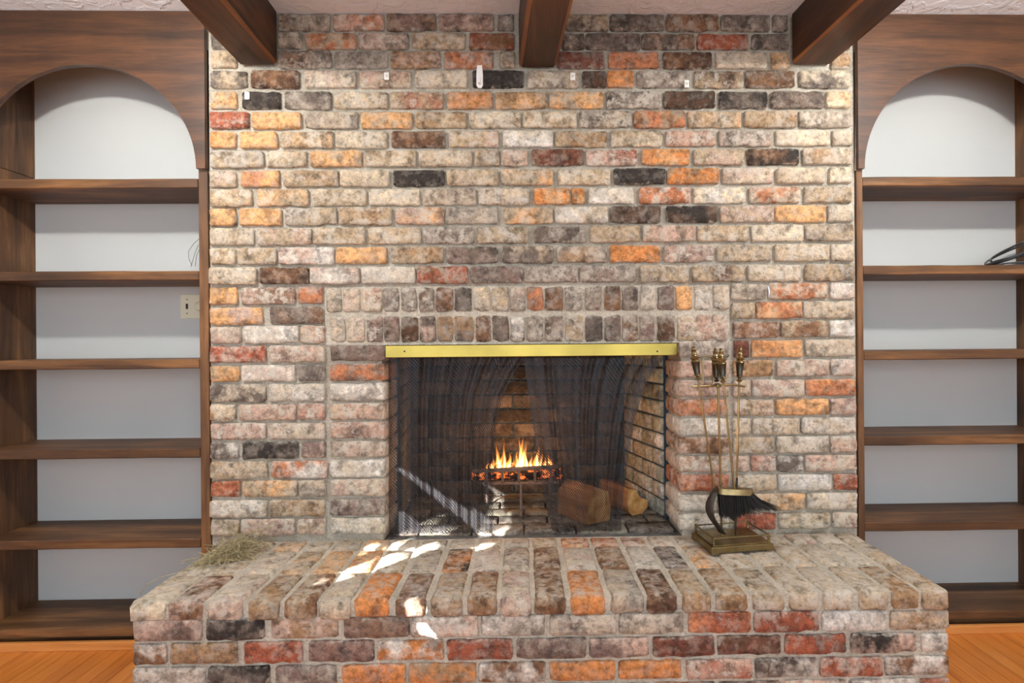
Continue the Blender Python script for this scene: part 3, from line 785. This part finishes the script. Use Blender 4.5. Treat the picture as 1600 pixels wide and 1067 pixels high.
# ------------------------------------------------------------------ ceiling beams
def beam(label, wl, wr, nl, nr):
    zb = (U(*wl, -0.004).z + U(*wr, -0.004).z) / 2
    a, b = U(*wl, -0.004), U(*wr, -0.004); c, d = UZ(*nl, zb), UZ(*nr, zb)
    root_x = (a.x + b.x) / 2
    def ext(p, q, Y): t = (Y - p.y) / (q.y - p.y); return p.x + (q.x - p.x) * t
    sl = ((c.x - a.x) / (c.y - a.y) + (d.x - b.x) / (d.y - b.y)) / 2
    bm = bmesh.new(); n = 26; rows = []
    for k in range(n + 1):
        y = -0.004 + (RY + 0.03) * k / n
        w_ = 0.004 * noise.noise(Vector((y * 1.7, root_x * 5, 0.3))); h_ = 0.004 * noise.noise(Vector((y * 2.1, root_x * 3, 7.1)))
        xa, xb = a.x + sl * (y + .004), b.x + sl * (y + .004)
        ch = 0.011 + 0.007 * noise.noise(Vector((y * 3.3, root_x * 2, 2.2)))
        sec = [(xa + w_, ZC - .001), (xa + w_, zb + ch + h_), (xa + ch + w_, zb + h_), (xb - ch - w_, zb - h_), (xb - w_, zb + ch - h_), (xb - w_, ZC - .001)]
        rows.append([bm.verts.new((x, y, z)) for x, z in sec])
    m_ = len(rows[0])
    for p, q in zip(rows, rows[1:]):
        for k in range(m_): bm.faces.new((p[k], p[(k + 1) % m_], q[(k + 1) % m_], q[k]))
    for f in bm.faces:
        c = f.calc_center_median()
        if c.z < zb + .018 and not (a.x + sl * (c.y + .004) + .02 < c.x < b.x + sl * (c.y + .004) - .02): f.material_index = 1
    bm.faces.new(rows[0]); bm.faces.new(list(reversed(rows[-1])))
    bmesh.ops.recalc_face_normals(bm, faces=bm.faces)
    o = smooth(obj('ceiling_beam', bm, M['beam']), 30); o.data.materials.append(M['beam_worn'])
    tag(o, label, 'beam', 'rough ceiling beams')
beam('dark wooden ceiling beam nearest the left bookcase', (372, 100), (432, 101), (278, 0), (346, 0))
beam('dark wooden ceiling beam meeting the middle of the chimney', (811, 105), (869, 105), (829, 0), (893, 0))
beam('dark wooden ceiling beam nearest the right bookcase', (1238, 100), (1300, 99), (1352, 0), (1414, 0))

# ------------------------------------------------------------------ fire screen
fs = empty('fire_screen', ((OX0 + OX1) / 2, 0.03, ZH)); tag(fs, 'brass-topped fire screen with two gathered mesh curtains', 'fire screen')
b0, b1 = U(602, 559, -0.012), U(1058, 536, -0.012)
bar = put(box('valance', (b0.x, -0.012, b0.z), (b1.x, 0.006, b1.z), M['brass'], None, 0.002), fs); bar['label'] = 'polished brass rail'
for px in (632, 1027):
    p = U(px, 549, -0.012); bm = bmesh.new(); bmesh.ops.create_uvsphere(bm, u_segments=10, v_segments=6, radius=0.0035)
    for v_ in bm.verts: v_.co = Vector((v_.co.x, v_.co.y * .4, v_.co.z)) + Vector((p.x, -0.0125, p.z))
    put(obj('screw', bm, M['iron']), fs)
put(tube('rod', [(b0.x + .01, 0.045, b0.z + .012), (b1.x - .01, 0.045, b0.z + .012)], 0.004, M['iron']), fs)
def interp(tab, t):
    for (a, p), (b, q) in zip(tab, tab[1:]):
        if t <= b: k = (t - a) / (b - a); return p + (q - p) * k
    return tab[-1][1]
def curtain(ltab, rtab, bot, folds, seed, label):
    r = random.Random(seed); nu, nv = 150, 60
    zt = b0.z + .012
    bm = bmesh.new(); uvl = bm.loops.layers.uv.new('UVMap'); grid = []
    ph = [r.uniform(0, 6.28) for _ in range(6)]; fr = [folds * k for k in (0.55, 1.0, 1.43, 1.9)]
    for j in range(nv + 1):
        v_ = j / nv; row = []
        for i in range(nu + 1):
            u = i / nu
            yb = bot(u)
            py = 559 + (yb - 559) * v_
            xl, xr = interp(ltab, py), interp(rtab, py); tl_, tr_ = ltab[0][1], rtab[0][1]
            uu = u + 0.02 * math.sin(u * 17 + ph[4]) * u * (1 - u) * 4
            px = tl_ + (tr_ - tl_) * uu + (xl - tl_) * (1 - uu) ** 1.6 + (xr - tr_) * uu ** 1.6
            amp = 0.0024 + 0.0028 * v_
            dy = amp * sum(math.sin(2 * math.pi * f * u + p + 0.6 * math.sin(v_ * 2 + p)) * w_ for f, p, w_ in zip(fr, ph, (.7, 1, .6, .35)))
            P = U(px, py, 0.048); row.append(bm.verts.new((P.x, 0.048 + dy, max(P.z, ZH + .002))))
        grid.append(row)
    W = 0.62; H = 0.74
    for j in range(nv):
        for i in range(nu):
            f = bm.faces.new((grid[j][i], grid[j + 1][i], grid[j + 1][i + 1], grid[j][i + 1])); f.smooth = True
            for lp, (a, b) in zip(f.loops, ((i, j), (i, j + 1), (i + 1, j + 1), (i + 1, j))): lp[uvl].uv = (a / nu * W, b / nv * H)
    o = put(obj('mesh_curtain', bm, M['mesh']), fs); o['label'] = label
    n = 14
    for k in range(n + 1):
        px = interp(ltab, 560) + (interp(rtab, 560) - interp(ltab, 560)) * k / n
        P = U(px, 560, 0.045); bm = bmesh.new()
        add_tube(bm, [(P.x, 0.045 + .0062 * math.cos(t), zt + .0062 * math.sin(t)) for t in [2 * math.pi * q / 10 for q in range(11)]], 0.0009, 5, False)
        put(obj('ring', bm, M['iron']), fs)
curtain([(559, 607), (850, 607)], [(559, 822), (580, 806), (616, 786), (673, 773), (740, 770), (850, 772)], lambda u: 836 + 7 * u, 9, 3, 'left curtain of fine woven wire, drawn partly across')
curtain([(559, 818), (631, 828), (743, 844), (807, 857), (850, 869)], [(559, 1040), (575, 1024), (600, 1008), (663, 989), (775, 973), (850, 970)], lambda u: 842 - 10 * u, 8, 8, 'right curtain of fine woven wire, pulled in from the jamb')

# ------------------------------------------------------------------ grate, logs and flames
GY0, GY1 = 0.25, 0.44
gx0, gx1 = U(738, 735, GY0).x, U(872, 735, GY0).x
gz1, gz0 = U(805, 734, GY0).z, U(805, 756, GY0).z
gr = empty('fire_grate', ((gx0 + gx1) / 2, (GY0 + GY1) / 2, ZH)); tag(gr, 'small black iron grate holding the burning logs', 'grate')
def bar_(name, p, q, r_): return put(tube(name, [p, q], r_, M['iron_hot'], None, 6), gr)
bar_('front_rail', (gx0, GY0, gz1 - .004), (gx1, GY0, gz1 + .012), 0.0095)
bar_('front_rail', (gx0 + .05, GY0 + .01, gz0), (gx1 + .005, GY0 + .01, gz0), 0.006)
bar_('back_rail', (gx0 + .03, GY1, gz0), (gx1 - .02, GY1, gz0), 0.006)
for k in range(5):
    x = gx0 + .06 + (gx1 - gx0 - .09) * k / 4
    put(tube('grate_bar', [(x, GY1, gz0), (x, GY0 + .02, gz0), (x, GY0 + .002, gz0 + .012), (x, GY0, gz1)], 0.006, M['iron_hot'], None, 6), gr)
xl = U(814, 780, GY0).x
for x, y in ((xl, GY0 + .005), (gx0 + .05, GY1 - .02), (gx1 - .03, GY1 - .02)):
    bar_('leg', (x, y, gz0), (x, y, ZH + .004), 0.0065)
def log_mesh(p0, p1, rad, seed, m, lumps=0.12, n=14, segs=10):
    r = random.Random(seed); p0, p1 = Vector(p0), Vector(p1); bm = bmesh.new()
    ax = (p1 - p0).normalized(); s0 = ax.orthogonal().normalized(); s1 = ax.cross(s0); rings = []
    for k in range(segs + 1):
        c = p0 + (p1 - p0) * (k / segs)
        rings.append([bm.verts.new(c + (s0 * math.cos(2 * math.pi * j / n) + s1 * math.sin(2 * math.pi * j / n)) * rad * (1 + lumps * noise.noise(Vector((j * 1.1, k * .7, seed * 3.3))) * 1.6)) for j in range(n)])
    for a, b in zip(rings, rings[1:]):
        for j in range(n): bm.faces.new((a[j], a[(j + 1) % n], b[(j + 1) % n], b[j]))
    bm.faces.new(rings[0]); bm.faces.new(list(reversed(rings[-1])))
    bmesh.ops.recalc_face_normals(bm, faces=bm.faces)
    return bm
def firelog(p0, p1, rad, seed, label):
    o = smooth(obj('firelog', log_mesh(p0, p1, rad, seed, None), M['ember'])); tag(o, label, 'log', 'burning logs on the grate')
zc_ = gz0 + .006
firelog((gx0 - .005, GY0 + .045, zc_ + .024), (gx1 + .02, GY0 + .05, zc_ + .026), 0.023, 1, 'glowing charred log at the front of the fire grate')
firelog((gx0 + .03, GY1 - .05, zc_ + .026), (gx1 - .01, GY1 - .045, zc_ + .028), 0.026, 2, 'charred log at the back of the fire grate')
firelog((gx0 + .06, GY0 + .10, zc_ + .042), (gx1 - .015, GY0 + .10, zc_ + .044), 0.016, 3, 'ember-red log lying on top of the others in the fire')
fire = empty('fire', ((gx0 + gx1) / 2, (GY0 + GY1) / 2, gz1)); tag(fire, 'row of orange and yellow flames burning above the grate', 'fire')
Q = lambda x, y: (720 + .1593 * x, 660 + .1593 * y)
FL = [(262, 440, 262, 372, 9), (300, 450, 318, 330, 15), (360, 455, 348, 190, 16), (385, 460, 405, 290, 22), (420, 455, 432, 160, 13), (465, 455, 478, 290, 20), (505, 460, 520, 330, 14), (545, 455, 560, 260, 15),
      (590, 455, 572, 120, 17), (600, 458, 608, 118, 20), (640, 452, 636, 180, 17), (690, 440, 692, 310, 15), (735, 438, 762, 215, 18), (775, 432, 800, 265, 13), (825, 425, 822, 320, 13), (860, 420, 864, 300, 15), (890, 415, 888, 340, 10)]
def flame(bx, by, tx, ty, wd, seed):
    r = random.Random(seed); Y = 0.325 + r.uniform(-.03, .035)
    b = U(*Q(bx, by + 18), Y); t = U(*Q(tx, ty), Y); h = (t - b).length
    rad = wd * .1593 * 2.52 / 880 * 1.9
    for nm, k, hh, m in (('flame', 1.0, 1.0, M['flame_outer']), ('flame_core', 0.62, 0.66, M['flame_core'])):
        bm = bmesh.new(); pts = []; rads = []; n = 12; p1, p2 = r.uniform(0, 6), r.uniform(0, 6)
        for i in range(n + 1):
            s_ = i / n * hh
            c = b.lerp(t, s_) + Vector((math.sin(s_ * 5 + p1) * .16 * rad * 3 * s_ * (1 - s_) * 3, math.sin(s_ * 4 + p2) * rad * .5 * s_, 0))
            q = i / n
            rr_ = (0.55 + 1.6 * q) if q < .22 else (0.9 * (1 - (q - .22) / .78) ** 1.25 + 0.02)
            pts.append(c); rads.append(rad * k * rr_)
        add_tube(bm, pts, rads, 10); bmesh.ops.recalc_face_normals(bm, faces=bm.faces)
        if nm == 'flame': o = put(smooth(obj(nm, bm, m)), fire); par = o
        else:
            o = smooth(obj(nm, bm, m)); o.parent = par; o.location = (0, 0, 0)
for k, f in enumerate(FL): flame(*f, k)
light('fire_light', 'POINT', ((gx0 + gx1) / 2, 0.34, gz1 + .10), 3.4, (1.0, 0.42, 0.12), shadow_soft_size=0.05)

# spare split logs
def split_log(label, sec, p, yaw, length, seed):
    bm = bmesh.new(); n = len(sec); segs = 6; rings = []
    for k in range(segs + 1):
        y = length * k / segs
        rings.append([bm.verts.new((x + .004 * noise.noise(Vector((i, k * .8, seed))), y, z + (.004 * noise.noise(Vector((i + 9, k * .8, seed))) if z > .01 else 0))) for i, (x, z) in enumerate(sec)])
    for a, b in zip(rings, rings[1:]):
        for j in range(n): bm.faces.new((a[j], a[(j + 1) % n], b[(j + 1) % n], b[j]))
    bmesh.ops.recalc_face_normals(bm, faces=bm.faces)
    root = empty('spare_log', p); root.rotation_euler = (0, 0, yaw); tag(root, label, 'log')
    smooth(obj('log_body', bm, M['split'], root), 35)
    for k, y in ((0, -.0006), (1, length + .0006)):
        bm = bmesh.new(); f = bm.faces.new([bm.verts.new((x, y, z)) for x, z in sec])
        r_ = bmesh.ops.extrude_face_region(bm, geom=[f])
        for v_ in [g for g in r_['geom'] if isinstance(g, bmesh.types.BMVert)]: v_.co.y += 0.002 if k == 0 else -0.002
        bmesh.ops.recalc_face_normals(bm, faces=bm.faces)
        obj('cut_end', bm, M['log_end'], root)
    return root
p = UZ(936, 826, ZH + .006); split_log('blocky split firewood log behind the right mesh curtain', [(-.062, .002), (.058, .0), (.066, .05), (.05, .125), (-.01, .145), (-.058, .11)], (p.x + .01, p.y + .075, ZH + .006), R(34), 0.20, 1)
p = UZ(997, 804, ZH + .006); split_log('round-backed split log with pale cut end near the firebox corner', [(-.03, .0), (.02, .002), (.052, .03), (.05, .058), (.01, .075), (-.012, .11), (-.05, .118), (-.056, .06), (-.048, .02)], (p.x, p.y, ZH + .006), R(24), 0.22, 2)

# ------------------------------------------------------------------ fireplace tools
fl_ = UZ(1112.5, 868, ZH); fr_ = UZ(1209, 861, ZH); bl_ = UZ(1078, 841, ZH)
ux = (fr_ - fl_); ux.z = 0; wB = ux.length; ux.normalize(); uy = Vector((-ux.y, ux.x, 0)); dB = max(0.10, min(0.17, (bl_ - fl_).dot(uy)))
oB = fl_ + uy * dB * .5 + ux * wB * .5; oB.z = ZH + .002
oB.y = min(oB.y, -0.025 - dB * .5)
print('tool base', wB, dB, oB)
rotz = math.atan2(ux.y, ux.x)
st = empty('tool_stand', oB); st.rotation_euler = (0, 0, rotz); tag(st, 'antique brass fire tool stand with a railed rectangular base on the hearth', 'tool stand')
bm = bmesh.new(); add_box(bm, (-wB / 2, -dB / 2, 0.004), (wB / 2, dB / 2, 0.026), .003); add_box(bm, (-wB / 2 + .008, -dB / 2 + .008, .026), (wB / 2 - .008, dB / 2 - .008, .030), .001)
for sx in (-1, 1):
    for sy in (-1, 1): add_box(bm, (sx * wB / 2 - (0.028 if sx > 0 else 0), sy * dB / 2 - (.025 if sy > 0 else 0), 0), (sx * wB / 2 + (0.028 if sx < 0 else 0), sy * dB / 2 + (.025 if sy < 0 else 0), .006))
obj('base', bm, M['old_brass'], st)
rx, ry = wB / 2 - .012, dB / 2 - .012
for sx in (-1, 1):
    for sy in (-1, 1):
        lathe('rail_post', [(0, .0045), (.004, .006), (.008, .003), (.014, .0055), (.020, .003), (.024, .0045), (.028, .0045), (.030, .001)], (sx * rx, sy * ry, .03), (0, 0, 1), M['old_brass'], st, 10)
for pq in (((-rx, -ry), (rx, -ry)), ((rx, -ry), (rx, ry)), ((rx, ry), (-rx, ry)), ((-rx, ry), (-rx, -ry))):
    tube('rail', [(*pq[0], .054), (*pq[1], .054)], 0.0028, M['old_brass'], st, 8)
YT = oB.y
def TP(px, py, dy=0.0): return U(px, py, YT + dy)
inv = (Matrix.Translation(oB) @ Matrix.Rotation(rotz, 4, 'Z')).inverted()
Wst = lambda p: inv @ p
tube('post', [Wst(TP(1128, 838)), Wst(TP(1122, 600))], 0.0042, M['old_brass'], st, 10)
zx = TP(1122, 602)
tube('tool_bracket', [Wst(TP(1081, 604, -.012)), Wst(TP(1104, 603, -.004)), Wst(TP(1122, 602)), Wst(TP(1145, 601, .0)), Wst(TP(1164, 604, -.012))], 0.004, M['old_brass'], st, 8)
tube('tool_bracket', [Wst(TP(1122, 602) + Vector((0, .035, 0))), Wst(TP(1122, 602) - Vector((0, .045, 0)))], 0.004, M['old_brass'], st, 8)
lathe('post_collar', [(0, .004), (.004, .009), (.014, .009), (.018, .004)], Wst(TP(1122, 606)), (0, 0, 1), M['old_brass'], st, 12)
# loop handle behind the grips
def arc_pts(c, rx_, z0, z1, y):
    pts = [Vector((c.x - rx_, y, z0))]
    for k in range(9):
        a = math.pi - math.pi * k / 8; pts.append(Vector((c.x + rx_ * math.cos(a), y, z1 + rx_ * .7 * math.sin(a))))
    pts.append(Vector((c.x + rx_, y, z0))); return pts
c_ = TP(1109, 600)
tube('lifting_loop', [Wst(q) for q in arc_pts(c_, .0185, TP(1109, 600).z, TP(1109, 563).z, YT + .02)], 0.0032, M['old_brass'], st, 8)
HAND = [(0, .003), (.004, .0085), (.008, .009), (.011, .0045), (.016, .005), (.020, .0095), (.022, .0085), (.070, .0135), (.074, .0145), (.078, .0125), (.082, .009), (.086, .014), (.090, .0148), (.095, .009), (.099, .0075), (.103, .0098), (.108, .0075), (.113, .0065), (.118, .0092), (.122, .0062), (.127, .004), (.131, .0058), (.134, .002)]
pf0, pf1 = Wst(TP(1120, 597, .012)), Wst(TP(1117.5, 544, .012)); kf = (pf1 - pf0).length / .134
lathe('grip', [(t * kf, r_ * 1.15) for t, r_ in HAND if t < .0741], pf0, pf1 - pf0, M['grip'], st, 8)
lathe('finial', [(t * kf, r_ * 1.2) for t, r_ in HAND if t >= .074], pf0, pf1 - pf0, M['old_brass'], st, 14)
def tool(name, label, top, neck, foot, dy, cat='fire tool'):
    a, b, f = TP(*top, dy), TP(*neck, dy), TP(*foot, dy)
    root = empty(name, f); tag(root, label, cat, 'fire tools hanging on the stand')
    ax = (a - b); ln = ax.length; k = ln / .134; H_ = [(t, r_ * 1.2) for t, r_ in HAND]
    g1 = [(t * k, r_) for t, r_ in H_ if t <= .0225]; g2 = [(t * k, r_) for t, r_ in H_ if .0199 < t < .0741]; g3 = [(t * k, r_) for t, r_ in H_ if t >= .074]
    rel = lambda q: q - f
    lathe('grip_collar', g1, rel(b), ax, M['old_brass'], root, 14); lathe('grip', g2, rel(b), ax, M['grip'], root, 8); lathe('finial', g3, rel(b), ax, M['old_brass'], root, 14)
    return root, b, f, rel
# shovel
t_, b, f, rel = tool('fire_shovel', 'fire shovel with curved dark pan, leftmost of the hanging tools', (1083, 541), (1091, 594), (1116, 762), -.012)
tube('rod', [rel(b), rel(f)], .0042, M['old_brass'], t_, 8)
bm = bmesh.new(); grid = []
for i in range(9):
    s_ = i / 8; row = []
    for j in range(9):
        q = j / 8 - .5
        wid = .07 * (0.35 + .65 * min(1, s_ * 2.2))
        x = -0.052 * math.sin(min(1.0, s_ * 1.05) * math.pi) * 0.75 + .012 * s_ + abs(q) ** 2 * .06
        row.append(bm.verts.new((x + .002, q * wid - .004, -.160 * s_)))
    grid.append(row)
for i in range(8):
    for j in range(8): bm.faces.new((grid[i][j], grid[i + 1][j], grid[i + 1][j + 1], grid[i][j + 1]))
o = smooth(obj('pan', bm, M['iron'], t_)); md = o.modifiers.new('thickness', 'SOLIDIFY'); md.thickness = .0025
# poker
t_, b, f, rel = tool('fire_poker', 'brass fire poker with a dark hooked tip, rightmost of the hanging tools', (1157, 541), (1155, 597), (1149, 838), .004)
mid = b.lerp(f, .62)
tube('rod', [rel(b), rel(mid)], .0042, M['old_brass'], t_, 8)
bm = bmesh.new(); add_tube(bm, [rel(mid), rel(b.lerp(f, .86)), (0, 0, .0)], [.0045, .0052, .0022], 8)
h0 = rel(b.lerp(f, .86)); add_tube(bm, [h0, h0 + Vector((-.012, -.004, -.016)), h0 + Vector((-.022, -.006, -.008)), h0 + Vector((-.026, -.006, .012))], [.006, .0062, .005, .0015], 8)
bmesh.ops.recalc_face_normals(bm, faces=bm.faces); smooth(obj('hook', bm, M['iron'], t_))
# brush
t_, b, f, rel = tool('hearth_brush', 'hearth brush with brass back and swept black bristles', (1126, 544), (1130, 598), (1148, 766), -.03)
tube('rod', [rel(b), rel(f)], .0042, M['old_brass'], t_, 8)
bw = (TP(1177, 765, -.03) - TP(1122, 763, -.03)).length
bm = bmesh.new()
bx0 = rel(TP(1121, 765, -.03)).x; bx1 = rel(TP(1177, 768, -.03)).x
nseg = 20; rt, rb2 = [], []
for k in range(nseg):
    a = 2 * math.pi * k / nseg; cx_, sx_ = math.cos(a), math.sin(a)
    xx = (bx0 + bx1) / 2 + (bx1 - bx0) / 2 * math.copysign(abs(cx_) ** .6, cx_); yy_ = .022 * math.copysign(abs(sx_) ** .6, sx_)
    tz = -.006 * (xx - bx0) / (bx1 - bx0)
    rt.append(bm.verts.new((xx * .96 + .04 * (bx0 + bx1) / 2, yy_ * .85, .010 + tz))); rb2.append(bm.verts.new((xx, yy_, -.010 + tz)))
for k in range(nseg): bm.faces.new((rt[k], rt[(k + 1) % nseg], rb2[(k + 1) % nseg], rb2[k]))
bm.faces.new(list(reversed(rt))); bm.faces.new(rb2); bmesh.ops.recalc_face_normals(bm, faces=bm.faces)
smooth(obj('brush_back', bm, M['old_brass'], t_), 50)
bm = bmesh.new(); br = random.Random(9)
px_m = (TP(1195, 765) - TP(1194, 765)).x
for k in range(900):
    s_ = br.random(); x = bx0 + .004 + (bx1 - bx0 - .008) * s_; y = br.uniform(-.018, .018)
    ln = .088 + br.uniform(-.012, .006) - .02 * max(0, s_ - .45) * 1.6
    sweep = .006 + .10 * max(0.0, (s_ - .62) / .38) ** 1.2 + br.uniform(-.006, .006)
    p0 = Vector((x, y, -.010)); p2 = Vector((x + sweep, y * 1.15 + br.uniform(-.004, .004), -.010 - ln * (1 - .12 * (sweep > .04)))); p1 = p0.lerp(p2, .5) + Vector((-sweep * .12, 0, -.004))
    add_tube(bm, [p0, p1, p2], [.0011, .001, .0004], 3, False)
o = obj('bristles', bm, M['bristle'], t_); o['kind'] = 'stuff'

# ------------------------------------------------------------------ small things
# dried moss tuft on the left of the hearth
c0 = UZ(322, 884, ZH); c1 = UZ(392, 862, ZH)
ms = random.Random(4); bm = bmesh.new()
for k in range(420):
    t = ms.random() ** .8; c = c0.lerp(c1, t); spread = .014 + .026 * t
    p = c + Vector((ms.gauss(0, spread), ms.gauss(0, spread * .6), .006 + abs(ms.gauss(0, .008 + .028 * t))))
    d = Vector((ms.uniform(-1, 1), ms.uniform(-1, 1), ms.uniform(-.35, .5))).normalized(); pts = [p]; curl = Vector((ms.uniform(-1, 1), ms.uniform(-1, 1), ms.uniform(-1, .6))) * .7
    for q in range(6):
        d = (d + curl * .28 + Vector((ms.uniform(-.3, .3), ms.uniform(-.3, .3), ms.uniform(-.3, .2)))).normalized()
        n_ = pts[-1] + d * .011; n_.z = max(n_.z, ZH + .003); pts.append(n_)
    rr_ = ms.uniform(.0007, .0013); add_tube(bm, pts, [rr_] * 6 + [.0003], 4, False)
st_pts = [UZ(310, 889, ZH) + Vector((0, 0, .006)), UZ(280, 897, ZH) + Vector((0, 0, .006)), UZ(250, 908, ZH) + Vector((0, 0, .012)), U(228, 914, -.36), U(218, 930, -.36)]
o = empty('dried_moss', (c0.x, c0.y, ZH)); put(obj('moss_tuft', bm, M['straw']), o)['kind'] = 'stuff'
put(tube('stalk', st_pts, .0013, M['straw'], None, 5), o); tag(o, 'tangled tuft of dried moss with a trailing stalk on the hearth', 'moss')

# white hook and small adhesive clips on the bricks
def hook_big():
    c = U(749.5, 120, -0.008); root = empty('wall_hook', c); tag(root, 'tall white adhesive hook above the chimney centre', 'hook')
    w_, h_ = .0125, .044; bm = bmesh.new()
    prof = [(-w_ * .75, h_), (w_ * .75, h_), (w_, h_ * .2), (w_, -h_ * .75), (w_ * .5, -h_), (-w_ * .5, -h_), (-w_, -h_ * .75), (-w_, h_ * .2)]
    f = bm.faces.new([bm.verts.new((x, .004, z)) for x, z in prof]); r_ = bmesh.ops.extrude_face_region(bm, geom=[f])
    for v_ in [g for g in r_['geom'] if isinstance(g, bmesh.types.BMVert)]: v_.co.y -= .007
    bmesh.ops.recalc_face_normals(bm, faces=bm.faces); obj('backplate', bm, M['plastic'], root)
    bm = bmesh.new(); add_tube(bm, [(0, -.002, -.004), (0, -.006, -.022), (0, -.014, -.032), (0, -.022, -.03), (0, -.025, -.018)], [.004, .0045, .0045, .004, .003], 8)
    bmesh.ops.recalc_face_normals(bm, faces=bm.faces); smooth(obj('hook_arm', bm, M['plastic'], root))
hook_big()
def clip(px, py, label):
    c = U(px, py, -0.006); root = empty('cable_clip', c); tag(root, label, 'clip', 'small white clips on the bricks')
    bm = bmesh.new(); add_box(bm, (-.0095, -.002, -.0145), (.0095, .004, .0145), .002); obj('backplate', bm, M['plastic'], root)
    bm = bmesh.new(); add_tube(bm, [(-.0025, -.002, .006), (-.0025, -.006, -.001), (.0, -.008, -.006), (.003, -.006, -.002), (.0035, -.003, .003)], .0014, 6); obj('hook_arm', bm, M['cream'], root)
clip(386, 149.5, 'small white clip on a black brick at the chimney upper left')
clip(604, 119, 'small white clip on a pinkish brick left of the tall hook')
clip(895, 119.5, 'small white clip just right of the middle beam')
clip(1073, 131, 'rightmost small white clip on the upper bricks')
pA, pB = U(1200, 447, -.012), U(1201, 467, -.012)
tube('masonry_nail', [pA, pA.lerp(pB, .4) + Vector((.002, -.004, 0)), pB], [.005, .004, .0012], plain('bright_steel', (215, 218, 222), .25, .9), None, 10)
tag(bpy.data.objects['masonry_nail'], 'bent shiny nail in the bricks right of the lintel', 'nail')

# light switch plate behind the left bookcase
yp = YB - .001
a0, a1 = U(283, 498, yp), U(283, 460, yp); sw = empty('light_switch', (a0.x + .06, yp, (a0.z + a1.z) / 2)); tag(sw, 'cream double switch plate with toggle and round dimmer behind the left shelves', 'light switch')
hh = (a1.z - a0.z) / 2
box('plate', (-.06, -.006, -hh), (.06, 0, hh), M['cream'], sw, .003)
box('toggle', (-.035, -.0085, -.011), (-.027, -.004, .012), M['black'], sw)
lathe('dimmer_knob', [(0, .021), (.006, .021), (.012, .018), (.014, .014)], (.025, -.006, 0), (0, -1, 0), M['cream'], sw, 24)
for z in (-.030, .030): lathe('screw', [(0, .003), (.0015, .002)], (-.031, -.006, z), (0, -1, 0), M['grip'], sw, 8)
# thin wires on the left shelf
for k, pts in enumerate(([(312, 372), (303, 380), (294, 393), (295, 405), (300, 415)], [(310, 382), (305, 395), (301, 408), (298, 417)], [(312, 389), (307, 400), (305, 416)])):
    wp = [U(x, y, YB - .02 - .004 * k) for x, y in pts]
    o = tube('speaker_wire', wp, .0009, M['cable'], None, 5); tag(o, ['thin dark wire curling widest behind the left shelf post', 'thin dark wire in the middle of three above the second shelf', 'thin dark wire closest to the left shelf post'][k], 'wire', 'loose wires behind the left bookcase')
# coiled cable on the right shelf
zs_ = U(1590, 409, .1).z
ctr = U(1600, 404, 0.10); pts = []; cr_ = random.Random(2)
zsh = U(1470, 428.5, .010).z + .037
for k in range(0, 140):
    a = 2 * math.pi * k / 28; lay = k / 28
    rx_ = .135 + .012 * math.sin(lay * 2.1); ry_ = .085 + .008 * math.cos(lay * 3)
    tilt_ = (.0, .01, .0, .16, .22)[min(4, int(lay))]; nt_ = (.0, .01, .0, .16, .22)[min(4, int(lay) + 1)]
    tl = tilt_ + (nt_ - tilt_) * (lay % 1)
    x = ctr.x + .02 + rx_ * math.cos(a + math.pi); y = .125 + ry_ * math.sin(a + math.pi)
    z = zsh + .004 + .004 * lay + tl * (x - (ctr.x + .02 - .14)) * 2.2
    pts.append((x, y, z))
o = tube('coiled_cable', pts, .0042, M['cable'], None, 7); tag(o, 'loosely coiled dark cable on the right bookcase shelf', 'cable')
# paint flake on the floor boards
c = UZ(162, 1002, 0); bm = bmesh.new(); bmesh.ops.create_icosphere(bm, subdivisions=1, radius=.01)
for v_ in bm.verts: v_.co = Vector((v_.co.x * 1.1, v_.co.y * .7, max(v_.co.z * .5 + .004, 0.0005))) + c
o = obj('plaster_flake', bm, M['plaster']); tag(o, 'tiny white plaster flake on the floor by the left bookcase', 'flake')
print('bricks', bcount[0], 'fireplace kids', len([c for c in fp.children]), 'lintel', len(lt.children), 'firebox', len(fb.children), 'hearth', len(he.children))
